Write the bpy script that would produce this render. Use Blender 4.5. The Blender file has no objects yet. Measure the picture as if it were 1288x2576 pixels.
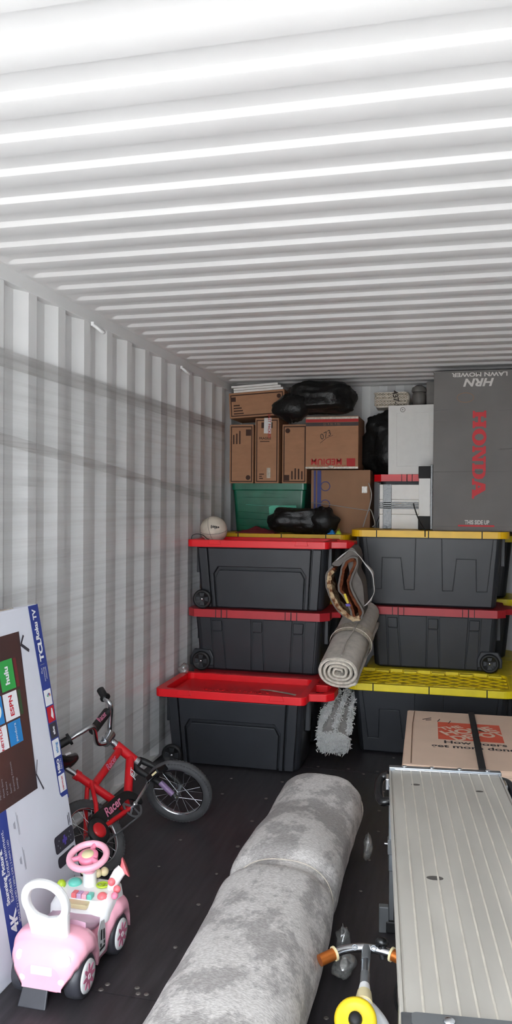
import bpy, math, random
from mathutils import Vector, Matrix, noise
random.seed(7)
scene = bpy.context.scene
col = scene.collection
PI = math.pi

# ------------------------------------------------------------------ camera, sky, sun, exposure
CAM_Z = 1.652
def make_camera():
    yaw, pitch, roll, f = .2436, .0120, -.0074, 2054.46
    cy, sy, cp, sp, cr, sr = math.cos(yaw), math.sin(yaw), math.cos(pitch), math.sin(pitch), math.cos(roll), math.sin(roll)
    F = Vector((-sy*cp, cy*cp, -sp)); Rt = Vector((cy, sy, 0)); D = F.cross(Rt)
    r2 = cr*Rt + sr*D; d2 = -sr*Rt + cr*D
    cam = bpy.data.cameras.new('camera'); o = bpy.data.objects.new('camera', cam); col.objects.link(o)
    cam.sensor_fit = 'VERTICAL'; cam.sensor_height = 36.0; cam.sensor_width = 18.0
    cam.lens = 36.0*f/2576.0; cam.clip_start = .05; cam.clip_end = 500
    m = Matrix.Identity(4)
    for i in range(3):
        m[i][0] = r2[i]; m[i][1] = -d2[i]; m[i][2] = -F[i]
    m[2][3] = CAM_Z
    o.matrix_world = m
    scene.camera = o
make_camera()

world = bpy.data.worlds.new('sky'); scene.world = world; world.use_nodes = True
wn = world.node_tree.nodes; wl = world.node_tree.links
bg = wn['Background']; bg.inputs['Strength'].default_value = 1.0
bg.inputs['Color'].default_value = (.86, .93, 1.0, 1)

sun = bpy.data.lights.new('sun', 'SUN'); sun.energy = 3.0; sun.angle = math.radians(3); sun.color = (1, .97, .93)
so = bpy.data.objects.new('sun', sun); col.objects.link(so)
so.rotation_euler = Vector((-.75, -.35, -1.0)).to_track_quat('-Z', 'Y').to_euler()

vs = scene.view_settings
vs.view_transform = 'Standard'; vs.look = 'None'; vs.gamma = 1.0; vs.use_curve_mapping = False
vs.exposure = 3.35
scene.cycles.use_denoising = True
scene.cycles.max_bounces = 14; scene.cycles.diffuse_bounces = 10; scene.cycles.glossy_bounces = 4
scene.cycles.transparent_max_bounces = 16; scene.cycles.transmission_bounces = 6

# ------------------------------------------------------------------ materials
def lin(c):
    return tuple((v/12.92 if v <= .04045 else ((v+.055)/1.055)**2.4) for v in (x/255 for x in c))
def mat(name, c, rough=.5, metal=0., var=.08, scale=18., bump=0., bscale=150., spec=.5, stretch=(1,1,1), detail=4, bdist=.002, sheen=0, c2=None, thr=None):
    m = bpy.data.materials.new(name); m.use_nodes = True
    n = m.node_tree.nodes; l = m.node_tree.links; b = n['Principled BSDF']
    b.inputs['Roughness'].default_value = rough; b.inputs['Metallic'].default_value = metal
    b.inputs['Specular IOR Level'].default_value = spec
    if sheen: b.inputs['Sheen Weight'].default_value = sheen
    tc = n.new('ShaderNodeTexCoord'); mp = n.new('ShaderNodeMapping'); mp.inputs['Scale'].default_value = stretch
    l.new(tc.outputs['Object'], mp.inputs['Vector'])
    nz = n.new('ShaderNodeTexNoise'); nz.inputs['Scale'].default_value = scale; nz.inputs['Detail'].default_value = detail
    l.new(mp.outputs['Vector'], nz.inputs['Vector'])
    a = lin(c); rp = n.new('ShaderNodeValToRGB')
    lo, hi = (.3, .7) if thr is None else thr
    rp.color_ramp.elements[0].position = lo; rp.color_ramp.elements[1].position = hi
    if c2 is None:
        rp.color_ramp.elements[0].color = (*[max(0, v*(1-var)) for v in a], 1); rp.color_ramp.elements[1].color = (*[min(1, v*(1+var)) for v in a], 1)
    else:
        rp.color_ramp.elements[0].color = (*a, 1); rp.color_ramp.elements[1].color = (*lin(c2), 1)
    l.new(nz.outputs['Fac'], rp.inputs['Fac']); l.new(rp.outputs['Color'], b.inputs['Base Color'])
    if bump:
        n2 = n.new('ShaderNodeTexNoise'); n2.inputs['Scale'].default_value = bscale; n2.inputs['Detail'].default_value = 3
        l.new(mp.outputs['Vector'], n2.inputs['Vector'])
        bp = n.new('ShaderNodeBump'); bp.inputs['Strength'].default_value = bump; bp.inputs['Distance'].default_value = bdist
        l.new(n2.outputs['Fac'], bp.inputs['Height']); l.new(bp.outputs['Normal'], b.inputs['Normal'])
    return m

def rug_mat():
    m = bpy.data.materials.new('distressed_grey_rug'); m.use_nodes = True
    n = m.node_tree.nodes; l = m.node_tree.links; b = n['Principled BSDF']; b.inputs['Roughness'].default_value = .95; b.inputs['Specular IOR Level'].default_value = .12
    tc = n.new('ShaderNodeTexCoord')
    def noise_(sc, det, ro, st=(1, 1, 1)):
        mp = n.new('ShaderNodeMapping'); mp.inputs['Scale'].default_value = st; l.new(tc.outputs['Object'], mp.inputs['Vector'])
        z = n.new('ShaderNodeTexNoise'); z.inputs['Scale'].default_value = sc; z.inputs['Detail'].default_value = det; z.inputs['Roughness'].default_value = ro
        l.new(mp.outputs['Vector'], z.inputs['Vector']); return z
    big = noise_(6.5, 12, .72, (1, .8, 1)); weave = noise_(1, 2, .5, (110, 300, 110))
    rp = n.new('ShaderNodeValToRGB'); rp.color_ramp.elements[0].position = .475; rp.color_ramp.elements[1].position = .545
    rp.color_ramp.elements[0].color = (*lin((212, 208, 205)), 1); rp.color_ramp.elements[1].color = (*lin((174, 170, 168)), 1)
    l.new(big.outputs['Fac'], rp.inputs['Fac'])
    r2 = n.new('ShaderNodeValToRGB'); r2.color_ramp.elements[0].position = .35; r2.color_ramp.elements[1].position = .65
    r2.color_ramp.elements[0].color = (.62, .61, .60, 1); r2.color_ramp.elements[1].color = (1, 1, 1, 1); l.new(weave.outputs['Fac'], r2.inputs['Fac'])
    mx = n.new('ShaderNodeMix'); mx.data_type = 'RGBA'; mx.blend_type = 'MULTIPLY'; mx.inputs['Factor'].default_value = .8
    l.new(rp.outputs['Color'], mx.inputs['A']); l.new(r2.outputs['Color'], mx.inputs['B']); l.new(mx.outputs['Result'], b.inputs['Base Color'])
    bp = n.new('ShaderNodeBump'); bp.inputs['Strength'].default_value = .5; bp.inputs['Distance'].default_value = .002
    l.new(weave.outputs['Fac'], bp.inputs['Height']); l.new(bp.outputs['Normal'], b.inputs['Normal'])
    return m

M = {}
M['paint'] = mat('white_container_paint', (222, 222, 222), .42, var=.03, scale=3, spec=.4)
M['roofpaint'] = mat('white_roof_paint', (226, 225, 225), .34, var=.03, scale=3, spec=.5)
M['weld'] = mat('weld_bead', (228, 226, 222), .3, var=.05)
M['floor'] = mat('dark_plywood', (51, 48, 51), .42, var=.35, scale=5, bump=.25, bscale=60, stretch=(7, .7, 1), spec=.4)
M['floorjoint'] = mat('floor_joint', (62, 58, 56), .8)
M['screw'] = mat('worn_screw', (128, 122, 118), .45, .6, var=.3, scale=90)
M['ground'] = mat('pale_gravel', (184, 182, 178), .9, var=.2, scale=30, bump=.4, bscale=80)
M['black_tote'] = mat('black_tote_plastic', (40, 42, 47), .42, var=.12, scale=4, bump=.06, bscale=500, spec=.45)
M['black_skin'] = mat('black_tote_skin', (43, 45, 50), .4, var=.14, scale=5, bump=.06, bscale=500, spec=.5)
M['red_lid'] = mat('red_lid_plastic', (228, 20, 32), .38, var=.08, scale=6, spec=.45)
M['red_lid2'] = mat('dusty_red_lid_plastic', (176, 34, 44), .45, var=.1, scale=6)
M['yellow_lid'] = mat('yellow_lid_plastic', (242, 218, 28), .42, var=.1, scale=8)
M['yellow_lid2'] = mat('amber_lid_plastic', (240, 188, 10), .42, var=.08, scale=8)
M['yellow_dusty'] = mat('dusty_yellow_plastic', (206, 182, 36), .55, var=.25, scale=14)
M['black'] = mat('black_rubber', (24, 24, 26), .55, var=.2)
M['blackgloss'] = mat('black_gloss', (18, 18, 20), .25, var=.2)
M['blackmatte'] = mat('black_matte', (30, 29, 30), .7, var=.2)
M['chrome'] = mat('chrome', (200, 202, 206), .18, 1., var=.05)
M['steel'] = mat('galvanised_steel', (160, 166, 172), .35, 1., var=.12, scale=30)
M['alu'] = mat('worn_aluminium', (190, 186, 178), .5, .35, var=.14, scale=7, stretch=(1, .25, 1), spec=.5)
M['alurib'] = mat('aluminium_rib', (212, 206, 194), .45, .3, var=.1, scale=20)
M['aluspot'] = mat('dark_scuff', (78, 74, 70), .7, var=.3, scale=60)
M['card'] = mat('cardboard', (168, 124, 94), .85, var=.07, scale=9, bump=.1, bscale=240, stretch=(1, 1, 3))
M['card2'] = mat('cardboard_dull', (150, 114, 88), .88, var=.09, scale=6, bump=.1, bscale=220)
M['cardpale'] = mat('pale_cardboard', (228, 200, 178), .85, var=.05, scale=5, bump=.1, bscale=200)
M['cardedge'] = mat('cardboard_edge', (132, 100, 78), .9, var=.1)
M['carddark'] = mat('brown_print', (66, 44, 36), .85, var=.08)
M['printgrey'] = mat('grey_print', (78, 70, 70), .85)
M['printred'] = mat('red_print', (176, 52, 52), .8)
M['printblue'] = mat('blue_print', (70, 76, 128), .8)
M['printorange'] = mat('orange_print', (224, 96, 70), .75, var=.05)
M['printblack'] = mat('black_print', (54, 48, 48), .85)
M['marker'] = mat('marker_ink', (60, 50, 46), .8)
M['mower'] = mat('charcoal_carton', (118, 115, 113), .8, var=.09, scale=4, bump=.1, bscale=240)
M['mowerred'] = mat('red_letter_print', (206, 66, 72), .75, var=.04)
M['mowerwhite'] = mat('pale_letter_print', (214, 210, 206), .75, var=.04)
M['white'] = mat('white_laminate', (228, 226, 222), .5, var=.03)
M['whitepl'] = mat('white_plastic', (240, 240, 240), .32, var=.02)
M['offwhite'] = mat('grubby_white', (214, 206, 192), .6, var=.1, scale=20)
M['cream'] = mat('cream_plastic', (222, 208, 164), .45, var=.06)
M['tape'] = mat('clear_tape', (186, 176, 160), .2, var=.25, scale=60, bump=.4, bscale=90)
M['blacktape'] = mat('black_tape', (40, 38, 36), .22, var=.4, scale=60, bump=.6, bscale=70)
M['bag'] = mat('black_bin_bag', (17, 17, 18), .42, var=.2, spec=.35, bump=.8, bscale=28, bdist=.008)
M['green'] = mat('green_bin_plastic', (16, 94, 70), .3, var=.2, scale=7, bump=.3, bscale=26)
M['teal'] = mat('teal_sheet', (66, 176, 142), .4, var=.15)
M['maroon'] = mat('maroon_cloth', (112, 26, 36), .9, var=.2, bump=.4, bscale=90)
M['rug'] = rug_mat()
M['rugback'] = mat('taupe_rug_back', (184, 177, 168), .95, var=.12, scale=30, bump=.5, bscale=350, spec=.15)
M['rugpile'] = mat('pale_rug_pile', (216, 207, 194), .95, var=.2, scale=60, bump=.8, bscale=220, spec=.1)
M['shag'] = mat('white_shag', (226, 226, 224), .95, var=.12, scale=40, bump=.8, bscale=160, spec=.1)
M['shagback'] = mat('grey_rug_back', (160, 158, 155), .95, var=.14, scale=30, bump=.5, bscale=220, spec=.1)
M['suede'] = mat('grey_suede_back', (112, 106, 102), .95, var=.1, scale=30, spec=.1)
M['fur'] = mat('brown_faux_fur', (104, 58, 38), .95, var=.35, scale=45, bump=1., bscale=130, spec=.1, bdist=.006)
M['furtip'] = mat('cream_fur_tips', (196, 172, 138), .95, c2=(112, 70, 46), scale=34, thr=(.42, .62), bump=1., bscale=140, spec=.1, bdist=.006)
M['paper'] = mat('white_paper', (214, 212, 210), .7, var=.05)
M['tvwhite'] = mat('tv_carton_white', (214, 216, 226), .6, var=.03, scale=6)
M['tvblue'] = mat('tv_carton_blue', (44, 62, 138), .55, var=.1, scale=8)
M['tvscreen'] = mat('tv_picture_dark', (58, 44, 46), .45, c2=(88, 52, 46), scale=3, thr=(.3, .7))
M['tvline'] = mat('tv_line_grey', (118, 116, 124), .6)
M['pgreen'] = mat('print_green', (52, 160, 76), .5); M['pwhite'] = mat('print_white', (232, 232, 236), .55, var=.02)
M['pred'] = mat('print_red', (190, 30, 44), .5); M['pblue'] = mat('print_sky_blue', (40, 128, 196), .5)
M['pdark'] = mat('print_dark_grey', (58, 56, 66), .5); M['ppurple'] = mat('print_purple', (88, 70, 160), .5)
M['porange'] = mat('print_amber', (226, 150, 40), .5); M['pdimred'] = mat('print_dim_red', (112, 44, 48), .5); M['pdimgreen'] = mat('print_dim_green', (54, 82, 52), .5)
M['tvgrey'] = mat('print_mid_grey', (150, 152, 160), .55)
M['bikered'] = mat('red_bike_paint', (206, 24, 34), .3, var=.05, spec=.6)
M['tyre'] = mat('grey_tyre', (66, 66, 68), .8, var=.15, bump=.4, bscale=160)
M['decal'] = mat('pink_decal', (206, 120, 150), .5); M['purple'] = mat('lilac_decal', (128, 104, 140), .5)
M['pink'] = mat('pale_pink_plastic', (246, 178, 196), .3, var=.03, spec=.5)
M['pinkd'] = mat('rose_plastic', (240, 140, 168), .35, var=.04)
M['mauve'] = mat('mauve_seat_plastic', (204, 168, 188), .38, var=.04)
M['coral'] = mat('coral_plastic', (240, 122, 128), .35, var=.04)
M['lime'] = mat('lime_plastic', (176, 206, 52), .35, var=.05)
M['tealp'] = mat('teal_plastic', (110, 206, 188), .3, var=.05)
M['lilac'] = mat('lilac_plastic', (200, 168, 204), .35, var=.05)
M['greywheel'] = mat('charcoal_plastic', (58, 58, 64), .4, var=.12)
M['foil'] = mat('silver_sticker', (212, 212, 214), .25, var=.12, scale=50)
M['copper'] = mat('copper_grip', (196, 112, 50), .3, .7, var=.1)
M['yellowpl'] = mat('yellow_plastic', (240, 208, 40), .35, var=.04)
M['gunmetal'] = mat('grey_tube_paint', (96, 98, 100), .4, var=.08)
M['beige'] = mat('beige_canvas', (148, 142, 130), .8, var=.12)
M['stone'] = mat('grey_stoneware', (112, 108, 104), .55, var=.15)
M['ball'] = mat('worn_white_leather', (206, 196, 180), .55, var=.12, scale=22, bump=.15, bscale=120)
M['cord'] = mat('pale_cord', (150, 146, 142), .7)
M['darkcard'] = mat('dark_brown_carton', (92, 74, 64), .88, var=.1, scale=7)

def film_mat(name, lo, hi, tint):
    m = bpy.data.materials.new(name); m.use_nodes = True
    n = m.node_tree.nodes; l = m.node_tree.links; n.remove(n['Principled BSDF'])
    out = n['Material Output']
    tc = n.new('ShaderNodeTexCoord'); mp = n.new('ShaderNodeMapping'); mp.inputs['Scale'].default_value = (1, .35, 26)
    l.new(tc.outputs['Object'], mp.inputs['Vector'])
    nz = n.new('ShaderNodeTexNoise'); nz.inputs['Scale'].default_value = 1.4; nz.inputs['Detail'].default_value = 6; nz.inputs['Roughness'].default_value = .7
    l.new(mp.outputs['Vector'], nz.inputs['Vector'])
    mr = n.new('ShaderNodeMapRange'); mr.inputs['From Min'].default_value = .46; mr.inputs['From Max'].default_value = .74
    mr.inputs['To Min'].default_value = lo; mr.inputs['To Max'].default_value = hi
    l.new(nz.outputs['Fac'], mr.inputs['Value'])
    bp = n.new('ShaderNodeBump'); bp.inputs['Strength'].default_value = .6; bp.inputs['Distance'].default_value = .004
    l.new(nz.outputs['Fac'], bp.inputs['Height'])
    tr = n.new('ShaderNodeBsdfTransparent'); tr.inputs['Color'].default_value = (*tint, 1)
    gl = n.new('ShaderNodeBsdfGlossy'); gl.inputs['Roughness'].default_value = .16; gl.inputs['Color'].default_value = (.8, .8, .8, 1)
    df = n.new('ShaderNodeBsdfDiffuse'); df.inputs['Color'].default_value = (.62, .62, .62, 1)
    l.new(bp.outputs['Normal'], gl.inputs['Normal'])
    m1 = n.new('ShaderNodeMixShader'); m1.inputs[0].default_value = .30
    l.new(gl.outputs[0], m1.inputs[1]); l.new(df.outputs[0], m1.inputs[2])
    fr = n.new('ShaderNodeFresnel'); fr.inputs['IOR'].default_value = 1.38
    ad = n.new('ShaderNodeMath'); ad.operation = 'ADD'; ad.use_clamp = True; l.new(mr.outputs[0], ad.inputs[0]); sc_ = n.new('ShaderNodeMath'); sc_.operation = 'MULTIPLY'; sc_.inputs[1].default_value = .30; l.new(fr.outputs[0], sc_.inputs[0]); l.new(sc_.outputs[0], ad.inputs[1])
    m2 = n.new('ShaderNodeMixShader'); l.new(ad.outputs[0], m2.inputs[0])
    l.new(tr.outputs[0], m2.inputs[1]); l.new(m1.outputs[0], m2.inputs[2]); l.new(m2.outputs[0], out.inputs['Surface'])
    return m
M['film'] = film_mat('clear_stretch_film', .015, .28, (.99, .99, .99))
M['film2'] = film_mat('bunched_stretch_film', .07, .24, (.96, .955, .95))
M['scrap'] = film_mat('film_scrap', .22, .5, (.9, .92, .9))

# ------------------------------------------------------------------ mesh helpers
class MB:
    def __init__(s): s.v = []; s.f = []; s.sm = []
    def add(s, vs_, fs, smooth=False, T=None):
        o = len(s.v)
        if T is not None: vs_ = [T @ Vector(p) for p in vs_]
        s.v += [tuple(p) for p in vs_]; s.f += [tuple(i+o for i in f) for f in fs]; s.sm += [smooth]*len(fs)
        return s
    def box(s, x0, x1, y0, y1, z0, z1, T=None):
        return s.add([(x0,y0,z0),(x1,y0,z0),(x1,y1,z0),(x0,y1,z0),(x0,y0,z1),(x1,y0,z1),(x1,y1,z1),(x0,y1,z1)],
                     [(0,3,2,1),(4,5,6,7),(0,1,5,4),(1,2,6,5),(2,3,7,6),(3,0,4,7)], T=T)
    def loft(s, rings, closed=True, cap=True, smooth=True, T=None, loop=False):
        n = len(rings[0]); vs_ = [p for r in rings for p in r]; fs = []
        R = len(rings)
        for i in range(R if loop else R-1):
            a, b = i*n, ((i+1) % R)*n
            for j in range(n if closed else n-1):
                k = (j+1) % n; fs.append((a+j, a+k, b+k, b+j))
        s.add(vs_, fs, smooth, T)
        if cap and not loop and closed:
            s.add(rings[0], [tuple(range(n-1, -1, -1))], False, T); s.add(rings[-1], [tuple(range(n))], False, T)
        return s
    def tube(s, pts, r, n=10, cap=True, loop=False, T=None, smooth=True):
        pts = [Vector(p) for p in pts]; R = []; up = None
        if not isinstance(r, (list, tuple)): r = [r]*len(pts)
        N = len(pts)
        for i, p in enumerate(pts):
            a = pts[(i-1) % N] if (loop or i > 0) else p; b = pts[(i+1) % N] if (loop or i < N-1) else p
            t = (b-a).normalized()
            if up is None: up = Vector((0,0,1)) if abs(t.z) < .9 else Vector((0,1,0))
            u = (up - t*up.dot(t)).normalized(); w = t.cross(u); up = u
            R.append([p + (u*math.cos(2*PI*k/n) + w*math.sin(2*PI*k/n))*r[i] for k in range(n)])
        return s.loft(R, True, cap, smooth, T, loop)
    def lathe(s, prof, n=24, T=None, smooth=True):
        return s.loft([[(r*math.cos(2*PI*k/n), r*math.sin(2*PI*k/n), z) for k in range(n)] for r, z in prof], True, True, smooth, T)
    def torus(s, R, r, n=40, m=10, T=None):
        return s.tube([(R*math.cos(2*PI*k/n), R*math.sin(2*PI*k/n), 0) for k in range(n)], r, m, False, True, T)
    def ball(s, c, rx, ry=None, rz=None, n=16, m=10, T=None):
        ry = ry or rx; rz = rz or rx
        rings = [[(c[0]+rx*math.sin(t)*math.cos(2*PI*k/n), c[1]+ry*math.sin(t)*math.sin(2*PI*k/n), c[2]-rz*math.cos(t)) for k in range(n)] for t in [max(.02, min(PI-.02, PI*i/m)) for i in range(m+1)]]
        return s.loft(rings, True, True, True, T)
    def prism(s, poly, t0, t1, fn=None, T=None):
        fn = fn or (lambda a, b, c: (a, b, c)); n = len(poly)
        vs_ = [fn(a, b, t0) for a, b in poly] + [fn(a, b, t1) for a, b in poly]
        fs = [tuple(range(n-1, -1, -1)), tuple(range(n, 2*n))] + [(i, (i+1) % n, n+(i+1) % n, n+i) for i in range(n)]
        return s.add(vs_, fs, False, T)
    def flat(s, poly, h, fn=None, T=None):
        fn = fn or (lambda a, b, c: (a, b, c))
        return s.add([fn(a, b, h) for a, b in poly], [tuple(range(len(poly)))], False, T)
    def ring(s, outer, inner, z0, z1, fn=None, T=None, smooth=False):
        fn = fn or (lambda a, b, c: (a, b, c)); n = len(outer)
        vs_ = [fn(a,b,z0) for a,b in outer]+[fn(a,b,z1) for a,b in outer]+[fn(a,b,z1) for a,b in inner]+[fn(a,b,z0) for a,b in inner]
        fs = []
        for i in range(n):
            k = (i+1) % n
            for q in range(4): fs.append((q*n+i, q*n+k, ((q+1)%4)*n+k, ((q+1)%4)*n+i))
        return s.add(vs_, fs, smooth, T)
    def build(s, name, m, parent=None, bevel=0, seg=2):
        me = bpy.data.meshes.new(name); me.from_pydata(s.v, [], s.f)
        me.polygons.foreach_set('use_smooth', s.sm); me.update()
        o = bpy.data.objects.new(name, me); col.objects.link(o)
        me.materials.append(M[m] if isinstance(m, str) else m)
        if parent is not None: o.parent = parent
        if bevel:
            b = o.modifiers.new('bevel', 'BEVEL'); b.width = bevel; b.segments = seg; b.limit_method = 'ANGLE'; b.angle_limit = math.radians(40)
        return o

UNITS = {}; CUR = ['shell']
def tag(o, label, cat, group=None, kind=None):
    UNITS[o.name] = CUR[0]
    o['label'] = label; o['category'] = cat
    if group: o['group'] = group
    if kind: o['kind'] = kind
    return o
def thing(name, label, cat, loc=(0,0,0), rot=(0,0,0), group=None):
    o = bpy.data.objects.new(name, None); col.objects.link(o); o.empty_display_size = .05
    o.location = loc; o.rotation_euler = rot
    return tag(o, label, cat, group)
def struct(o, label=None):
    o['kind'] = 'structure'
    if label: o['label'] = label; o['category'] = o.name.split('_')[0]
    return o
def copy_tree(o, parent=None):
    c = o.copy(); col.objects.link(c); c.parent = parent
    for ch in list(o.children): copy_tree(ch, c)
    return c
def front(x=0, y=0, z=0):
    return lambda a, b, c: (x+a, y-c, z+b)
def frame3(origin, ux, uy, uz):
    m = Matrix.Identity(4)
    for i in range(3): m[i][0] = ux[i]; m[i][1] = uy[i]; m[i][2] = uz[i]; m[i][3] = origin[i]
    return m
def FT(x, y, z, ang=0):                              # text plane that faces -Y, turned by ang
    c, s_ = math.cos(ang), math.sin(ang)
    return frame3((x, y, z), (c, 0, s_), (-s_, 0, c), (0, -1, 0))
def lettering(s, size, m, parent, T, name='lettering', bold=0., shear=0., sx=1., align='CENTER', space=1.):
    cu = bpy.data.curves.new('t', 'FONT'); cu.body = s; cu.size = size; cu.align_x = align; cu.align_y = 'CENTER'
    cu.offset = bold; cu.shear = shear; cu.space_character = space; cu.fill_mode = 'FRONT'; cu.resolution_u = 3
    t = bpy.data.objects.new('t', cu); col.objects.link(t)
    me = bpy.data.meshes.new_from_object(t.evaluated_get(bpy.context.evaluated_depsgraph_get()))
    bpy.data.objects.remove(t); bpy.data.curves.remove(cu)
    me.name = name
    me.transform(T @ Matrix.Diagonal((sx, 1, 1, 1)))
    me.materials.clear(); me.materials.append(M[m])
    o = bpy.data.objects.new(name, me); col.objects.link(o); o.parent = parent
    return o
def rrect(x0, x1, y0, y1, r, k=5):
    p = []
    for cx, cy, a0 in ((x1-r, y0+r, -PI/2), (x1-r, y1-r, 0), (x0+r, y1-r, PI/2), (x0+r, y0+r, PI)):
        for i in range(k+1): a = a0+PI/2*i/k; p.append((cx+r*math.cos(a), cy+r*math.sin(a)))
    return p
def rect(x0, x1, y0, y1): return [(x0,y0),(x1,y0),(x1,y1),(x0,y1)]
def ell(cx, cy, a, b, n=24): return [(cx+a*math.cos(2*PI*i/n), cy+b*math.sin(2*PI*i/n)) for i in range(n)]
def catmull(P, k=6, loop=False):
    P = [Vector(p) for p in P]; out = []; N = len(P)
    for i in range(N if loop else N-1):
        g = (lambda j: P[j % N]) if loop else (lambda j: P[max(0, min(N-1, j))])
        a, b, c, d = g(i-1), g(i), g(i+1), g(i+2)
        for q in range(k):
            t = q/k
            out.append(.5*((2*b)+(c-a)*t+(2*a-5*b+4*c-d)*t*t+(3*b-a-3*c+d)*t**3))
    if not loop: out.append(P[-1])
    return out

# ------------------------------------------------------------------ the container shell
DOOR_Y, BACK_Y = -.35, 6.95
XO, XI = -1.907, -1.871            # outer and inner faces of the left corrugation
XR = .46                           # inner face of the right wall
ZR = 2.640                         # low level of the roof

def wall_profile(y):               # 0 = inner face, 1 = recessed face
    p = ((y-3.2248) % .278)
    if p < .068: return 1-p/.068
    if p < .140: return 0.
    if p < .208: return (p-.140)/.068
    return 1.
def wall_side(name, xi, sgn, label):
    ys = [DOOR_Y]
    k = math.floor((DOOR_Y-3.2248)/.278)
    while True:
        for d in (0, .068, .140, .208):
            y = 3.2248+k*.278+d
            if DOOR_Y < y < BACK_Y+.07: ys.append(y)
        k += 1
        if 3.2248+k*.278 > BACK_Y+.07: break
    ys.append(BACK_Y+.08)
    mb = MB(); prof = [(xi+sgn*.036*wall_profile(y), y) for y in ys]
    n = len(prof)
    mb.add([(x, y, 0.) for x, y in prof]+[(x, y, 2.60) for x, y in prof], [(i, i+1, n+i+1, n+i) for i in range(n-1)])
    o = mb.build(name, 'paint'); sd = o.modifiers.new('thick', 'SOLIDIFY'); sd.thickness = .003; sd.offset = 1 if sgn < 0 else -1
    return struct(o, label)
wall_side('wall_left', XI, -1, 'white painted corrugated steel side wall with vertical ribs')
wall_side('wall_right', XR, 1, 'white painted corrugated steel side wall opposite the bicycle')
mb = MB(); xs = []; x = XO-.02
pts = []
i = 0
while x < XR+.20:
    pts.append((x, BACK_Y+(.036 if (i//2) % 2 else 0))); x += .07; i += 1
n = len(pts)
mb.add([(a, b, 0) for a, b in pts]+[(a, b, 2.66) for a, b in pts], [(i, i+1, n+i+1, n+i) for i in range(n-1)])
o = mb.build('wall_back', 'paint'); sd = o.modifiers.new('thick', 'SOLIDIFY'); sd.thickness = .004; sd.offset = 1
struct(o, 'white corrugated steel end wall behind the stacked boxes')

# corrugated roof
PITCH, Y0R, DEP = .209, 3.0758, .016
def roof_profile(y):
    def raw(y):
        p = (y-Y0R) % PITCH
        if p < .0865: return 0.
        if p < .1045: return (p-.0865)/.018
        if p < .191: return 1.
        return 1-(p-.191)/.018
    return (raw(y-.003)+2*raw(y)+raw(y+.003))/4
ys = []
k = math.floor((DOOR_Y-Y0R)/PITCH)
while Y0R+k*PITCH < BACK_Y+.05:
    for d in (0, .004, .0825, .0865, .0905, .1005, .1045, .1085, .187, .191, .195, .205):
        y = Y0R+k*PITCH+d
        if DOOR_Y < y < BACK_Y+.03: ys.append(y)
    k += 1
ys = [DOOR_Y]+ys+[BACK_Y+.12]
xs = [XI-.06, XI+.012]
xs += [-1.842+.05*t/7 for t in range(8)]+[-1.6, -1.2, -.8, -.4, 0, .3]+[.431-.05*(7-t)/7 for t in range(8)]+[XR+.06]
def amp(x):
    t = min(1, max(0, min((x+1.842)/.05, (.431-x)/.05))); return math.sin(t*PI/2)
mb = MB(); ny = len(ys)
mb.add([(x, y, ZR+DEP*roof_profile(y)*amp(x)) for x in xs for y in ys],
       [(i*ny+j, i*ny+j+1, (i+1)*ny+j+1, (i+1)*ny+j) for i in range(len(xs)-1) for j in range(ny-1)], True)
ceil = mb.build('ceiling', 'roofpaint'); sd = ceil.modifiers.new('thick', 'SOLIDIFY'); sd.thickness = .003; sd.offset = 1
es = ceil.modifiers.new('split', 'EDGE_SPLIT'); es.split_angle = math.radians(24)
struct(ceil, 'white painted steel roof with crosswise corrugations')
for yy in (-.03, 1.015, 2.06, 3.105, 4.15, 5.195):
    MB().tube([(XI+.05, yy, ZR-.0005), (-1.2, yy+.002, ZR-.0008), (-.3, yy-.002, ZR-.0004), (XR-.03, yy, ZR-.0005)], .0022, 6).build('weld_seam', 'weld', ceil)

def trim(i, x0, x1, y0, y1, z0, z1, label, m='paint'):
    return struct(MB().box(x0, x1, y0, y1, z0, z1).build('trim_%d' % i, m, bevel=.004), label)
trim(1, XO-.03, XI+.010, DOOR_Y, BACK_Y+.08, 2.578, ZR+.012, 'white steel top rail along the ribbed wall behind the bicycle')
trim(2, XR-.010, XR+.07, DOOR_Y, BACK_Y+.08, 2.578, ZR+.012, 'white steel top rail over the wall beside the lawn mower carton')
trim(3, XO-.03, XI+.004, DOOR_Y, BACK_Y+.08, -.02, .02, 'white steel bottom rail under the ribbed wall')
trim(4, XR-.004, XR+.07, DOOR_Y, BACK_Y+.08, -.02, .02, 'white steel bottom rail under the opposite wall')
trim(5, XO-.03, XR+.07, DOOR_Y-.10, DOOR_Y, 2.53, 2.70, 'white steel header beam over the container doorway')
trim(6, XO-.03, XI+.02, DOOR_Y-.10, DOOR_Y, -.02, 2.53, 'white steel door post on the bicycle side')
trim(7, XR-.02, XR+.07, DOOR_Y-.10, DOOR_Y, -.02, 2.53, 'white steel door post on the platform side')

# plywood floor: boards, joints, screws
floor = MB().box(XO-.03, XR+.07, DOOR_Y-.10, BACK_Y+.12, -.06, -.012).build('floor', 'floorjoint')
struct(floor, 'dark stained plywood floor boards with screw heads')
for a, b in ((DOOR_Y-.1, .083), (.087, 2.523), (2.527, 5.001), (5.005, BACK_Y+.10)):
    MB().box(XO-.02, XR+.06, a, b, -.012, 0.).build('panel', 'floor', floor)
sm = None
for iy in range(14):
    y = 1.947+.307*iy
    for x in (-1.75, -1.29, -1.015, -.395, .24):
        xx, yy = x+random.uniform(-.02, .02), y+random.uniform(-.025, .025)
        if random.random() < .12: continue
        if sm is None:
            o = MB().lathe([(.0, .0), (.0095, .0), (.0085, .0016), (.003, .0022), (0.0005, .0012)], 10).build('screw', 'screw', floor); sm = o.data
        else:
            o = bpy.data.objects.new('screw', sm); col.objects.link(o); o.parent = floor
        o.location = (xx, yy, 0); s_ = random.uniform(.7, 1.15); o.scale = (s_, s_*random.uniform(.8, 1.2), 1)
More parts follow.
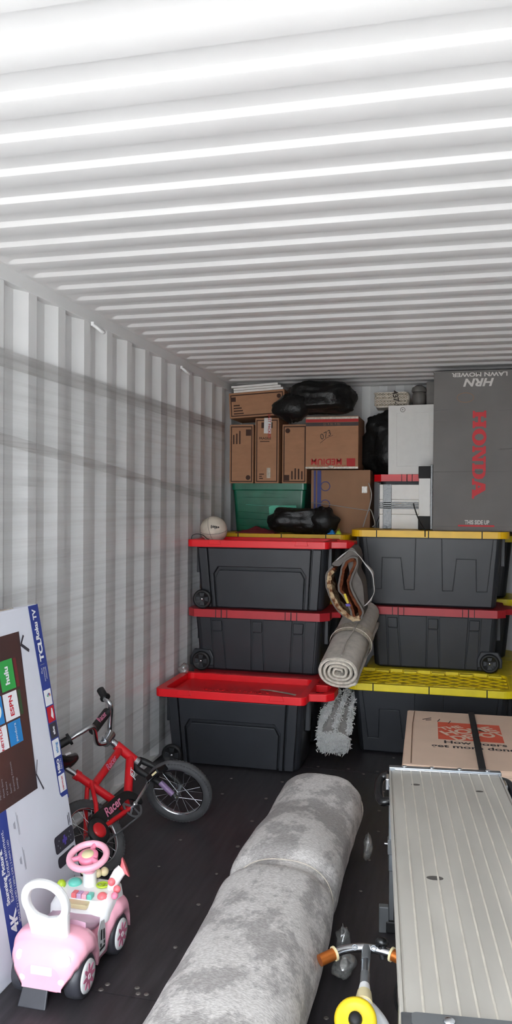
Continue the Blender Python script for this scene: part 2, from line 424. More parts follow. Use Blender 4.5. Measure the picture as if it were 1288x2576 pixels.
for x, y in ((-1.15, 2.571), (-1.158, 2.537), (-1.044, 2.578), (-1.028, 2.548), (-.84, 5.04), (-.65, 5.045), (-.47, 5.04), (-.55, 4.974)):
    o = bpy.data.objects.new('screw', sm); col.objects.link(o); o.parent = floor; o.location = (x, y, 0)

g = MB().box(-40, 40, -45, 30, -.30, -.19).build('ground', 'ground'); struct(g, 'pale gravel yard outside the container doorway'); g['category'] = 'ground'

# lashing rings welded under the rail
for y, lb in ((3.948, 'small white steel lashing ring on the top rail above the bicycle'), (5.344, 'small white steel lashing ring on the top rail next to the cartons')):
    t = thing('lashing_ring', lb, 'ring', (XI+.012, y, 2.567))
    MB().tube([(.004, -.034, 0), (.026, -.034, -.014), (.044, -.022, -.032), (.050, 0, -.038), (.044, .022, -.032), (.026, .034, -.014), (.004, .034, 0)], .0085, 8).build('loop', 'paint', t)
    MB().box(-.002, .016, -.042, .042, -.008, .014).build('weld_plate', 'paint', t, bevel=.003)

# stretch film along the left wall
def sheet(y0, y1, z0, z1, ny, nz, x0, wob):
    mb = MB(); vs_ = []
    for j in range(nz+1):
        for i in range(ny+1):
            y = y0+(y1-y0)*i/ny; z = z0+(z1-z0)*j/nz
            vs_.append((x0+wob*noise.noise(Vector((y*.6, z*9, 3.1)))+wob*.5*noise.noise(Vector((y*1.5, z*30, 7.7))), y, z+.006*noise.noise(Vector((y*1.1, 1.7, 2)))*(j == nz or j == 0)))
    mb.add(vs_, [(j*(ny+1)+i, j*(ny+1)+i+1, (j+1)*(ny+1)+i+1, (j+1)*(ny+1)+i) for j in range(nz) for i in range(ny)], True)
    return mb
film = thing('stretch_film', 'clear stretch film pulled along the ribbed wall behind the bicycle', 'film', (-1.855, 4.0, .16))
def film_part(nm, m, *a):
    mb = sheet(*a); mb.v = [(x+1.855, y-4.0, z-.16) for x, y, z in mb.v]; return mb.build(nm, m, film)
film_part('film_sheet', 'film', 1.6, 6.4, .10, 2.297, 60, 100, -1.8615, .004)
film_part('film_band', 'film2', 1.6, 6.4, 2.215, 2.292, 60, 10, -1.860, .003)
mb = sheet(1.6, 6.0, 1.89, 1.94, 60, 8, -1.860, .003)
mb.v = [(x+1.855, y-4.0, z-.16-.078*(y-3.04)) for x, y, z in mb.v]; mb.build('film_band', 'film2', film)

# ------------------------------------------------------------------ storage totes
CUR[0] = 'floor'
def body_loft(L, D, H, inset0, inset1, lid_t):
    mb = MB(); rings = []
    for z, ins in ((0, inset0+.012), (.012, inset0), (H-lid_t, inset1)):
        rings.append([(a, b, z) for a, b in rrect(-L/2+ins, L/2-ins, ins, D-ins, .04)])
    return mb.loft(rings, smooth=False)
def wheel_part(t, x, z, housing, y=.052):
    if housing:
        MB().prism([(x-.072, z+.02), (x-.05, z+.066), (x+.05, z+.066), (x+.072, z+.02), (x+.072, z-.03), (x-.072, z-.03)], 0, .022, lambda a, b, c: (a, y-c, b)).build('wheel_housing', 'black_tote', t, bevel=.006)
    T = frame3((x, y-.018, z), (1,0,0), (0,0,1), (0,-1,0))
    w = MB().lathe([(.030, 0), (.054, .002), (.057, .010), (.057, .022), (.052, .029), (.042, .030), (.040, .026), (.006, .026)], 26, T).build('wheel', 'black', t)
    mb = MB()
    for q in range(4):
        a = q*PI/2
        R = Matrix.Rotation(a, 4, 'Z')
        mb.prism([(-.010, .016), (.010, .016), (.015, .037), (-.015, .037)], .024, .029, None, T @ R)
    mb.build('hubcap', 'black_skin', w, bevel=.002)
    MB().ball((0, 0, .028), .0075, .0075, .004, 12, 6, T).build('bolt', 'chrome', w)
def base_tote(name, label, loc, L, D, H, lid_t, group=None, rz=0):
    t = thing(name, label, 'storage tote', loc, (0, 0, rz), group)
    return t

def tote_a(label, loc, H, D=.47, L=.80, rz=0, embossed=False, group=None, stub=1.):
    """red lid with loop handles, framed front panel, wheel at one front corner"""
    t = base_tote('storage_tote', label, loc, L, D, H, .045, group, rz)
    hb = H-.045
    mb = MB(); mb.loft([[(a, b, z) for a, b in rrect(-L/2+i_, L/2-i_, f_, D-i_, .04)] for z, i_, f_ in ((0, .074, .098), (.012, .062, .090), (H-.04, .032, .062))], smooth=False); mb.build('body', 'black_tote', t, bevel=.004)
    a0, a1 = L/2-.064, L/2-.034
    fy = lambda b: .091-.030*b/hb
    sk = lambda a, b, c: (a*(a0+(a1-a0)*b/hb)/a1, fy(b)-c, b)
    # proud frame: upper band and two legs round the recessed lower panel, pillars outside it
    zt = hb-.004; zm = hb*.69; e = a1-.088; dp = .036
    MB().prism([(-e, .01), (-e+.022, .01), (-e+.022, zm-.045), (-e+.055, zm), (e-.055, zm), (e-.022, zm-.045), (e-.022, .01), (e, .01), (e, zt), (-e, zt)], 0, dp, sk).build('front_frame', 'black_skin', t, bevel=.004)
    MB().prism([(-e+.034, .01), (e-.034, .01), (e-.034, zm-.062), (e-.058, zm-.022), (-e+.058, zm-.022), (-e+.034, zm-.062)], 0, dp*.72, sk).build('front_panel', 'black_skin', t, bevel=.003)
    for s_ in (-1, 1):
        P = [(s_*(e+.010), .01), (s_*(e+.060), .01), (s_*(e+.060), zt), (s_*(e+.010), zt)]
        MB().prism(P[::s_], 0, dp*.8, sk).build('corner_pillar', 'black_skin', t, bevel=.003)
        MB().box(s_*(a1+.004)-.012, s_*(a1+.004)+.012, .14, .165, hb-.16, hb).build('end_rib', 'black_tote', t, bevel=.003)
    # lid
    z0, z1, zf = H-.042, H, H-.034
    out = rrect(-L/2, L/2-.015, 0, D, .032); inn = rrect(-L/2+.045, L/2-.055, .04, D-.035, .03)
    lid = MB().ring(out, inn, z0, z1).prism(rrect(-L/2+.05, L/2-.05, .035, D-.03, .035), zf-.006, zf).build('lid', 'red_lid', t, bevel=.004)
    for s_ in (-1, 1):
        k_ = stub if s_ < 0 else 1.
        if s_ < 0 and stub < 1:
            MB().box(-L/2-.003, -L/2+.03, .11, D-.11, z0, z1-.002).build('handle', 'red_lid', t, bevel=.005); continue
        o4 = [(s_*(L/2-.03), .10), (s_*(L/2+.075), .115), (s_*(L/2+.108), .16), (s_*(L/2+.108), D-.16), (s_*(L/2+.075), D-.115), (s_*(L/2-.03), D-.10)]
        i4 = [(s_*(L/2-.022), .145), (s_*(L/2+.05), .15), (s_*(L/2+.07), .175), (s_*(L/2+.07), D-.175), (s_*(L/2+.05), D-.15), (s_*(L/2-.022), D-.145)]
        if s_ < 0: o4.reverse(); i4.reverse()
        MB().ring(o4, i4, z0, z1-.002).build('handle', 'red_lid', t, bevel=.005)
    for x in (-L*.30, L*.30):
        MB().prism([(x-.04, z0+.016), (x+.04, z0+.016), (x+.03, z1+.001), (x-.03, z1+.001)][::-1], -.03, .0035, lambda a, b, c: (a, -c, b)).build('latch_tab', 'red_lid', lid, bevel=.002)
        MB().prism([(x-.04, z0+.016), (x+.04, z0+.016), (x+.03, z1+.001), (x-.03, z1+.001)], -.0035, .03, lambda a, b, c: (a, D-c, b)).build('latch_tab', 'red_lid', lid, bevel=.002)
    if embossed:
        mb = MB(); x = -.20
        while x < .16:
            w = random.uniform(.012, .026)
            mb.box(x, x+.006, .17, .21, zf-.001, zf+.004); mb.box(x, x+w, random.uniform(.165, .19), .197, zf-.001, zf+.004)
            x += w+.014
        mb.build('raised_lettering', 'red_lid', lid)
        pts = [(.10, .262), (.17, .250), (.24, .224), (.31, .187)]
        mb = MB(); vs_ = []
        for i, (a, b) in enumerate(pts): vs_ += [(a, b-.014, zf+.002), (a+.004, b+.014, zf+.002)]
        mb.add(vs_, [(2*i, 2*i+2, 2*i+3, 2*i+1) for i in range(3)]).build('tape_strip', 'tape', lid)
    wheel_part(t, -a0+.028, .058, False, .058)
    return t

def tote_b(label, loc, H, D=.47, L=.86, wheel=-1, rz=0, m='red_lid2', group=None, stub=1):
    """flat-rimmed lid with hinge slits, three latch ribs, wheel housing"""
    t = base_tote('storage_tote', label, loc, L, D, H, .05, group, rz)
    hb = H-.05
    body_loft(L, D, H, .066, .04, .045).build('body', 'black_tote', t, bevel=.004)
    a0, a1 = L/2-.068, L/2-.042
    fy = lambda b: .065-.026*b/hb
    sk = lambda a, b, c: (a*(a0+(a1-a0)*b/hb)/a1, fy(b)-c, b)
    e = a1-.035; c3 = (-L*.29, 0, L*.29)
    edges = [(-e, -e)]
    for c in c3: edges += [(c-.040, c-.034), (c+.034, c+.040)]
    # skin between the ribs
    lim = [-e]+[v for c in c3 for v in (c-.038, c+.038)]+[e]
    for i in range(0, len(lim), 2):
        l_, r_ = lim[i], lim[i+1]
        dl = .006 if i > 0 else 0; dr = .006 if i < len(lim)-2 else 0
        MB().prism([(l_+dl, .012), (r_-dr, .012), (r_, hb-.004), (l_, hb-.004)], 0, .008, sk).build('front_panel', 'black_skin', t, bevel=.002)
    for c in c3:
        MB().prism([(c-.038, .012), (c+.038, .012), (c+.028, hb-.085), (c-.028, hb-.085)], 0, .006, sk).build('latch_rib', 'black_skin', t, bevel=.002)
        MB().prism([(c-.030, hb-.079), (c+.030, hb-.079), (c+.030, hb-.018), (c-.030, hb-.018)], 0, .014, sk).build('latch', 'black_skin', t, bevel=.004)
    for s_ in (-1, 1):
        MB().box(s_*(a1+.006)-.012, s_*(a1+.006)+.012, .15, .18, hb-.15, hb).build('end_rib', 'black_tote', t, bevel=.003)
    z0, z1 = H-.046, H
    def cham(d, i):
        return [(-L/2+d+i, i), (L/2-d-i, i), (L/2-i, d+i), (L/2-i, D-d-i), (L/2-d-i, D-i), (-L/2+d+i, D-i), (-L/2+i, D-d-i), (-L/2+i, d+i)]
    lid = MB().ring(cham(.05, 0), cham(.04, .03), z0, z1).prism(cham(.04, .025), z1-.007, z1-.001).build('lid', m, t, bevel=0)
    for s_ in (-1, 1):
        if s_ < 0 and not stub: continue
        MB().prism([(s_*(L/2-.01), .12), (s_*(L/2+.05), .15), (s_*(L/2+.05), D-.15), (s_*(L/2-.01), D-.12)][::s_], z0+.006, z1-.006).build('handle', m, t, bevel=.004)
    for x in (-L*.245, L*.245):
        for d, w in ((-.034, .002), (0, .003), (.034, .002)):
            MB().box(x+d-w, x+d+w, -.0012, .004, z0, z1+.001).build('hinge_slit', 'blackmatte', lid)
        for d in (-.022, .022):
            MB().prism([(x+d-.008, z0+.004), (x+d+.008, z0+.004), (x+d+.006, z1-.002), (x+d-.006, z1-.002)], 0, .002, lambda a, b, c: (a, -c, b)).build('latch_tab', m, lid)
    wheel_part(t, wheel*(a0-.022), .06, True, .055)
    return t

def tote_c(label, loc, H, D=.47, L=.93, m='yellow_lid', rz=0, detail=True, group=None, recess=.001):
    """yellow lid with rounded rim, castellated front grooves"""
    t = base_tote('storage_tote', label, loc, L, D, H, .045, group, rz)
    hb = H-.042
    body_loft(L, D, H, .072, .04, .04).build('body', 'black_tote', t, bevel=.006)
    rc = recess
    a0, a1 = L/2-.074, L/2-.042
    fy = lambda b: .071-.031*b/hb
    sk = lambda a, b, c: (a*(a0+(a1-a0)*b/hb)/a1, fy(b)-c, b)
    z0, z1 = H-.04, H
    out = rrect(-L/2, L/2, 0, D, .07, 7); inn = rrect(-L/2+.035, L/2-.035, .035, D-.035, .05, 7)
    lid = MB().ring(out, inn, z0, z1).prism(rrect(-L/2+.03, L/2-.03, .03, D-.03, .045), z1-rc-.008, z1-rc).build('lid', m, t, bevel=.004 if rc > .002 else 0)
    for x in (-L*.33, 0, L*.33):
        MB().box(x-.003, x+.003, -.0012, .006, z0, z1+.001).build('hinge_slit', 'blackmatte', lid)
    if not detail: return t
    e = a1-.03; zt = hb-.004; zb = hb*.24; zf = hb*.70; g = .003
    # castellated groove: two hanging M-shaped panels, the rest is the lower panel
    def unit(x0, x3):
        w = (x3-x0); x1, x2 = x0+w*.30, x3-w*.30
        return [(x0, zt), (x0+.012, zb), (x1-.012, zb), (x1+.004, zf), (x2-.004, zf), (x2+.012, zb), (x3-.012, zb), (x3, zt)]
    u1 = unit(-e+.02, -.075); u2 = unit(.075, e-.02)
    def inset(u):
        (a, b, c, d, e_, f, h, i) = u
        return [(a[0]+g, a[1]), (b[0]+g, b[1]+g), (c[0]-g, c[1]+g), (d[0]-g, d[1]+g), (e_[0]+g, e_[1]+g), (f[0]+g, f[1]+g), (h[0]-g, h[1]+g), (i[0]-g, i[1])]
    for u in (u1, u2): MB().prism(inset(u), 0, .007, sk).build('front_panel', 'black_skin', t, bevel=.0015)
    MB().prism([(-e, .012), (e, .012), (e, zt)]+u2[::-1]+u1[::-1]+[(-e, zt)], 0, .007, sk).build('front_panel', 'black_skin', t, bevel=.0015)
    for s_ in (-1, 1):
        MB().box(s_*(a1+.008)-.012, s_*(a1+.008)+.012, .14, .17, hb-.17, hb).build('end_rib', 'black_tote', t, bevel=.003)
    # lid relief: diamond lattice, bars near the front, blocks along the back rim
    if rc < .002: return t
    zf2 = z1-rc; mb = MB()
    X, Yd = L/2-.04, D-.08; cell = .088
    k = -int(X*2/cell)-8
    def seg(x0, y0, x1, y1):
        d = Vector((x1-x0, y1-y0)); ln = d.length
        if ln < .02: return
        n_ = Vector((-d.y, d.x))/ln*.0025
        mb.prism([(x0+n_.x, y0+n_.y), (x0-n_.x, y0-n_.y), (x1-n_.x, y1-n_.y), (x1+n_.x, y1+n_.y)], zf2, zf2+.006)
    slope = .80
    for q in range(-14, 30):
        xa = -X+q*cell*1.25
        for sg in (1, -1):
            # line x = xa + sg*(y-.04)/slope, clipped to the field
            y_lo, y_hi = .04, .04+Yd
            xl, xh = xa, xa+sg*(y_hi-y_lo)/slope
            tt = [0., 1.]
            if abs(xh-xl) > 1e-6:
                ta, tb = (-X-xl)/(xh-xl), (X-xl)/(xh-xl); tt = [max(0, min(ta, tb)), min(1, max(ta, tb))]
            if tt[1] > tt[0]: seg(xl+(xh-xl)*tt[0], y_lo+(y_hi-y_lo)*tt[0], xl+(xh-xl)*tt[1], y_lo+(y_hi-y_lo)*tt[1])
    MB().prism(rrect(-L/2+.036, L/2-.036, .036, D-.036, .045), zf2-.001, zf2+.001).build('recess_floor', 'yellow_dusty', lid)
    mb.build('lattice', m, lid)
    for i in range(6):
        x = -L/2+.13+i*(L-.26)/5
        MB().box(x-.045, x+.045, .045, .057, zf2, z1+.001).build('raised_bar', m, lid, bevel=.002)
    for i in range(10):
        x0 = -L/2+.055+i*(L-.11)/10; x1 = x0+(L-.11)/10-.006
        dz = .008 if i % 2 else .0
        MB().box(x0, x1, D-.058-(.010 if i % 2 else 0), D-.034, zf2, z1+.006-dz).build('rim_block', m, lid, bevel=.003)
    return t

# left side
tote_a('black wheeled tote with bright red lid on the floor behind the bicycle', (-1.142, 4.06, 0), .41, L=.826, embossed=True, stub=0)
tote_b('black tote with dull red lid on the floor under the stack by the ribbed wall', (-1.13, 4.60, 0), .395, D=.46, L=.80, stub=0)
tote_b('black wheeled tote with three latch ribs, middle of the stack by the ribbed wall', (-1.143, 4.61, .395), .37, D=.46, L=.854, stub=0)
tote_a('black wheeled tote with bright red lid on top of its stack under the ball', (-1.133, 4.60, .766), .41, L=.864, stub=0)
# right side
tote_c('black tote with yellow diamond-pattern lid on the floor behind the orange-logo carton', (-.148, 4.53, 0), .40, L=.92, recess=.016)
tote_c('black tote with yellow lid at floor level under the dull red lidded tote', (-.085, 5.01, 0), .394, L=.92, D=.44)
tote_b('black wheeled tote with dull red lid between two yellow lidded totes', (-.145, 4.99, .395), .377, L=.84, wheel=1)
tote_c('tall black tote with amber yellow lid under the lawn mower carton', (-.175, 4.98, .773), .462, L=.935, m='yellow_lid2')
# row behind
zs = ((0, .393), (.394, .393), (.788, .407))
for i, (z, h) in enumerate(zs):
    lb = ('black tote buried on the floor behind the stack by the ribbed wall', 'black tote buried in the middle row behind the stack by the ribbed wall', 'black tote with amber lid under the small bin bag')[i]
    tote_c(lb, (-1.115, 5.17, z), h, L=.88, D=.62, m='yellow_lid2', detail=(i == 2))
for i, (z, h) in enumerate(zs):
    lb = ('black tote with yellow lid against the far wall on the floor row', 'black tote with yellow lid peeping out beside the tall amber lidded tote', 'black tote with yellow lid under the high red lidded tote')[i]
    tote_c(lb, (-.085, 5.47, z), h, L=.92, D=.41, detail=False)
tote_b('black tote with red lid high up behind the white wrapped frame', (-.125, 5.475, 1.196), .395, D=.40, L=.86, m='red_lid', stub=0)
# ------------------------------------------------------------------ cartons
def carton(name, label, loc, w, d, h, m, rot=(0,0,0), cat='box', flaps=True, bulge=0.):
    t = thing(name, label, cat, loc, rot)
    mb = MB(); N = 8; rings = []
    for j in range(N+1):
        z = h*j/N; b = bulge*math.sin(PI*j/N)
        P = []
        for (xa, ya), (xb, yb) in (((-w/2, 0), (w/2, 0)), ((w/2, 0), (w/2, d)), ((w/2, d), (-w/2, d)), ((-w/2, d), (-w/2, 0))):
            for i in range(6):
                u = i/6; s_ = math.sin(PI*u)*b
                nx, ny = (yb-ya), -(xb-xa); ln = math.hypot(nx, ny)
                P.append((xa+(xb-xa)*u+nx/ln*s_, ya+(yb-ya)*u+ny/ln*s_, z))
        rings.append(P)
    mb.loft(rings, smooth=False); mb.build('carton_body', m, t, bevel=.003)
    if flaps:
        g = .0025
        for s_ in (-1, 1):
            MB().box(-w/2+.002, w/2-.002, d/2+g if s_ > 0 else .002, d-.002 if s_ > 0 else d/2-g, h, h+.004).build('flap', m, t, bevel=.0015)
    return t
def border(t, w, h, inset, th, m, y=-.0008, z0=0):
    MB().ring(rect(-w/2+inset, w/2-inset, z0+inset, z0+h-inset), rect(-w/2+inset+th, w/2-inset-th, z0+inset+th, z0+h-inset-th), 0, .0004, front(0, y, 0)).build('printed_border', m, t)
def patch(t, x0, x1, z0, z1, m, name='print', y=-.001):
    return MB().flat(rect(x0, x1, z0, z1), 0, front(0, y, 0)).build(name, m, t)
def rows(t, x0, x1, z0, z1, n, m, vertical=False, y=-.001):
    for i in range(n):
        if vertical: a = x0+(x1-x0)*(i+.2)/n; patch(t, a, a+(x1-x0)/n*.45, z0, z1-(z1-z0)*random.uniform(0, .5), m, 'small_print', y)
        else: a = z0+(z1-z0)*(i+.2)/n; patch(t, x0, x1-(x1-x0)*random.uniform(0, .5), a, a+(z1-z0)/n*.45, m, 'small_print', y)
def disc(t, x, z, r, m, y=-.001, hole=0):
    if hole: MB().ring(ell(x, z, r, r), ell(x, z, hole, hole), 0, .0003, front(0, y, 0)).build('round_mark', m, t)
    else: MB().flat(ell(x, z, r, r), 0, front(0, y, 0)).build('round_mark', m, t)

CUR[0] = 'back'
YB = 6.25
ZG = 1.1665
# green bin (film wrapped)
t = thing('plastic_bin', 'green plastic bin wrapped in film beneath the narrow cartons', 'bin', (-1.45, YB-.02, ZG))
mb = MB(); mb.loft([[(a, b, z) for a, b in rrect(-.30+i_, .30-i_, i_, .46-i_, .03)] for z, i_ in ((0, .03), (.33, .008), (.33, 0), (.375, 0))], smooth=False); mb.build('bin_body', 'green', t, bevel=.006)
MB().loft([[(a, b, z) for a, b in rrect(-.30, .30, 0, .46, .03)] for z in (.375, .382)], smooth=False).build('bin_lid', 'green', t, bevel=.004)
MB().prism([(-.02, .03), (.20, .05), (.19, .22), (.08, .24), (-.03, .20)], 0, .006, front(.03, .022, 0)).build('label_sheet', 'teal', t, bevel=.002)
for i in range(6):
    zz = .05+.055*i; d_ = random.uniform(-.03, .03)
    MB().tube([(-.26+random.uniform(0, .1), .014, zz), (-.05, .009, zz+d_*.5), (.10+random.uniform(0, .14), .010, zz+d_)], .0012, 5).build('film_crease', 'tealp' if i == 3 else 'green', t)
GT = ZG+.383
# narrow cartons
specs = [('narrow brown carton with dark printed border standing against the ribbed wall', -1.675, .195, .46, 0),
         ('narrow brown carton with red and white tape over its top', -1.462, .19, .505, 1),
         ('narrow brown carton with dark border beside the extra strength box', -1.248, .195, .455, 2)]
for lb, xc, w, h, k_ in specs:
    t = carton('carton', lb, (xc, YB-(.03 if k_ == 1 else 0), GT), w, .38, h, 'card')
    border(t, w, h, .010, .008, 'carddark')
    if k_ == 0:
        patch(t, .035, .078, h-.085, h-.035, 'carddark'); disc(t, .055, .045, .019, 'carddark'); rows(t, -.075, .0, h-.15, h-.035, 3, 'carddark', True)
    if k_ == 1:
        patch(t, -.045, .045, h-.075, h-.03, 'carddark')
        tp = MB().add([(-.025, -.003, h-.115), (.033, -.003, h-.118), (.036, -.003, h+.005), (-.022, -.003, h+.005), (.036, .09, h+.006), (-.022, .09, h+.006)], [(0, 1, 2, 3), (3, 2, 4, 5)]).build('tape_strip', 'paper', t)
        lettering('LAST PACKED', .030, 'printred', tp, FT(.018, -.004, h-.06, -PI/2), bold=.0006)
        lettering('FRAGILE', .026, 'carddark', t, FT(-.015, -.0012, h-.155), bold=.0006)
        patch(t, -.055, .02, h-.182, h-.176, 'carddark', 'small_print'); patch(t, .0, .03, .04, .12, 'tape', 'tape_strip'); rows(t, -.06, -.02, .03, .08, 3, 'carddark')
    if k_ == 2:
        disc(t, -.055, h-.045, .019, 'carddark'); patch(t, -.085, -.04, .02, .065, 'carddark'); rows(t, -.03, .075, .03, .14, 4, 'carddark', True)
ZT = GT+.512
t = carton('carton', 'wide brown carton lying tilted across the narrow cartons', (-1.545, YB-.01, ZT), .45, .38, .195, 'card', (0, -.055, 0))
t.location.z = ZT+.012
border(t, .45, .195, .012, .008, 'carddark')
patch(t, -.205, -.17, .13, .165, 'carddark'); disc(t, .18, .15, .017, 'carddark'); rows(t, -.19, -.09, .025, .11, 4, 'carddark')
for i, (x0, x1) in enumerate(((-.195, .205), (-.195, .188), (-.212, .165))):
    lb = ('white shelf board lowest of three on the tilted carton', 'white shelf board between two others on the tilted carton', 'white shelf board topmost of three on the tilted carton')[i]
    b = thing('shelf_board', lb, 'board', (-1.545, YB-.01, ZT+.012+.1995+.0186*i), (0, -.055, 0), 'white boards under the roof')
    MB().box(x0, x1, -.006*i, .34, 0, .0165).build('board', 'white', b, bevel=.0015)
    MB().box(x0+.004, x1-.004, -.006*i-.0012, -.006*i, .002, .0145).build('edge_band', 'white', b)
# blue striped carton
t = carton('carton', 'large brown carton with blue stripes and string round it', (-.885, YB-.005, ZG), .455, .42, .482, 'card2', (0, 0, .03), bulge=.012)
for a, w_ in ((-.205, .016), (-.178, .03)): patch(t, a, a+w_, .0, .482, 'printblue', 'stripe', -.014)
for z_ in (.36, .22, .10): disc(t, -.115, z_, .038, 'printblue', -.014, .032)
MB().tube([(-.225, -.013, .235), (-.1, -.017, .222), (.08, -.017, .195), (.225, -.013, .175)], .003, 6).build('string', 'cord', t)
patch(t, .165, .205, .31, .36, 'tape', 'tape_strip', -.014)
# extra strength carton, upside down
MZ = ZG+.482+.010
t = carton('carton', 'brown extra strength moving carton with red stripe standing upside down', (-.947, YB-.06, MZ+.002), .405, .40, .395, 'card')
patch(t, -.2025, .2025, .355, .378, 'printred', 'stripe'); patch(t, -.2025, .2025, .325, .353, 'printgrey', 'stripe'); patch(t, -.2025, .2025, .379, .394, 'tape', 'tape_strip')
lettering('MEDIUM', .062, 'printred', t, FT(-.04, -.0015, .055, PI), bold=.002, space=1.05)
lettering('EXTRA STRENGTH', .026, 'printred', t, FT(0, -.0015, .020, PI))
patch(t, .115, .180, .018, .078, 'printred')
lettering('16 x 16 x 15', .026, 'card2', t, FT(.0, -.002, .339, PI))
lettering('073', .062, 'marker', t, FT(-.05, -.0015, .255, .45), shear=.2)
MB().tube([(-.09, -.001, .195), (-.04, -.001, .235), (.01, -.001, .255)], .0016, 5).build('marker_line', 'marker', t)
patch(t, -.2025, .2025, .0, .014, 'tape', 'tape_strip', -.002)
MB().ball((-.005, -.004, .012), .024, .004, .012, 12, 8).build('tape_tail', 'tape', t)
# dark carton behind the bag, with a wrapped parcel, jar and small box on it
CUR[0] = 'floor'
HT = 2.052
t = thing('wrapped_parcel', 'bubble-wrapped white parcel with handwriting high under the roof', 'parcel', (-.452, 5.60, HT))
mb = MB(); rings = []
for j in range(9):
    v = j/8; rings.append([(a*(1+.04*math.sin(v*9+a*20)), b, .100*v+.008*noise.noise(Vector((a*9, b*9, v*3)))) for a, b in rrect(-.122+.012*(1-v), .122-.002*v, 0, .20, .03, 6)])
mb.loft(rings); mb.build('wrap', 'offwhite', t)
mb = MB()
for i in range(11):
    for j in range(4): mb.ball((-.105+.020*i+(j % 2)*.009, -.004, .016+.023*j), .010, .006, .010, 8, 5)
w_ = mb.build('bubbles', 'tape', t); w_['kind'] = 'stuff'
lettering('437-1', .05, 'marker', t, FT(.03, -.012, .052, -PI/2+.15), bold=.001)
t = thing('stone_jar', 'round grey lidded jar beside the wrapped parcel', 'jar', (-.272, 5.67, HT))
MB().lathe([(.0, 0), (.038, 0), (.046, .03), (.046, .08), (.040, .10), (.034, .105)], 24).build('pot', 'stone', t)
MB().lathe([(.048, .105), (.050, .115), (.046, .135), (.02, .15), (.0, .151)], 24).build('lid', 'stone', t)
carton('small_carton', 'small grey carton wedged behind the lawn mower carton', (-.182, 5.60, HT), .075, .12, .16, 'stone')

CUR[0] = 'floor'
# lawn mower carton
t = carton('mower_carton', 'tall charcoal lawn mower carton with red maker lettering', (.10, 5.06, 1.236), .51, .365, .955, 'mower')
MB().box(-.258, .258, -.003, .37, .952, .962).build('top_edge', 'mower', t, bevel=.003)
MB().box(-.256, .256, -.003, .004, .002, .028).build('bottom_fold', 'mower', t, bevel=.003)
for z_, x0, x1 in ((.725, -.25, -.16), (.655, -.25, -.17), (.72, .12, .25), (.355, -.25, .25), (.49, .13, .25)):
    MB().tube([(x0, -.0005, z_), ((x0+x1)/2, -.0012, z_+.002), (x1, -.0005, z_+.001)], .0014, 5).build('crease', 'mower', t)
# slab-serif letters, drawn in units of cap height 1
def H_(): return [rect(0,.62,0,.17), rect(.12,.50,.17,.83), rect(0,.62,.83,1), rect(.88,1.5,0,.17), rect(1.0,1.38,.17,.83), rect(.88,1.5,.83,1), rect(.5,1.0,.40,.60)]
def word_polys():
    L = []; x = 0
    L.append((x, H_(), [])); x += 1.58
    L.append((x, [], [(ell(.72, .5, .74, .53, 28), ell(.72, .5, .29, .33, 28))])); x += 1.50
    L.append((x, [rect(0,.55,.83,1), rect(.12,.38,0,1), rect(0,.52,0,.17), [(.20,1),(.62,1),(1.30,0),(.98,0)], rect(1.06,1.30,0,1), rect(.90,1.46,.83,1)], [])); x += 1.50
    D_o = [(.12,0),(.75,0),(1.08,.06),(1.32,.22),(1.40,.5),(1.32,.78),(1.08,.94),(.75,1),(.12,1),(.12,.5)]
    D_i = [(.50,.20),(.72,.20),(.84,.22),(.93,.32),(.97,.5),(.93,.68),(.84,.78),(.72,.80),(.50,.80),(.50,.5)]
    L.append((x, [rect(0,.2,0,.17), rect(0,.2,.83,1)], [(D_o, D_i)])); x += 1.34
    L.append((x, [rect(0,.55,0,.17), rect(.95,1.75,0,.17), [(.18,.1),(.46,.1),(.82,1),(.48,1)], [(.48,1),(1.0,1),(1.62,.1),(1.08,.1)], rect(.42,1.15,.28,.44)], [])); x += 1.75
    return L, x
L_, wid = word_polys()
sc_x = .525/wid; sc_y = .078
mk = thing  # letters run down the carton face, tops to the side
k_ = 0
for x, polys, rings in L_:
    mb = MB()
    # letter advance u runs downwards (-z), letter height v runs to +x
    mp_ = lambda u, v, c: (-.026+v*sc_y, -.0012-c, .720-(x+u)*sc_x)
    for q, P in enumerate(polys): mb.flat(P, .00012*q, mp_)
    for a, b in rings: mb.ring(a, b, 0, .0004, mp_)
    mb.build('lettering', 'mowerred', t)
lettering('HRN', .064, 'mowerwhite', t, FT(.012, -.0012, .892, PI), bold=.0022, shear=.25, sx=1.25)
lettering('LAWN MOWER', .034, 'mowerwhite', t, FT(.012, -.0012, .938, PI), bold=.0010, sx=1.35)
lettering('THIS SIDE UP', .034, 'mowerwhite', t, FT(.005, -.0012, .052), bold=.0010, sx=.72)
patch(t, -.105, .105, .027, .037, 'mowerred', 'stripe', -.0036)
MB().ring(ell(-.07, .80, .05, .03), ell(-.07, .80, .047, .027), 0, .0003, front(0, -.001, 0)).build('scuff', 'card2', t)

# white cabinet door, white wrapped frame, white board with black corners
t = thing('cabinet_door', 'white cabinet door panel standing beside the lawn mower carton', 'door', (-.305, 5.50, 1.592), (-.05, -.012, 0))
MB().box(-.155, .155, 0, .018, 0, .462).build('door_panel', 'white', t, bevel=.002)
MB().ring(rect(-.155, .155, 0, .462), rect(-.098, .11, .055, .41), 0, .003, front()).build('raised_frame', 'white', t, bevel=.0012)
T = frame3((-.06, -.003, .432), (1,0,0), (0,0,1), (0,-1,0))
k = MB().torus(.015, .0018, 24, 6, T).build('ring_pull', 'stone', t); MB().ball((0, 0, .002), .004, .004, .002, 8, 5, T).build('screw', 'stone', k)
t = thing('picture_bundle', 'white frames strapped together with black tape, lying on the amber lid', 'frame', (-.370, 5.27, 1.236))
for z0, z1 in ((0, .093), (.094, .187), (.188, .283)):
    MB().box(-.125, .125, 0, .10, z0, z1).build('frame_bar', 'white', t, bevel=.003)
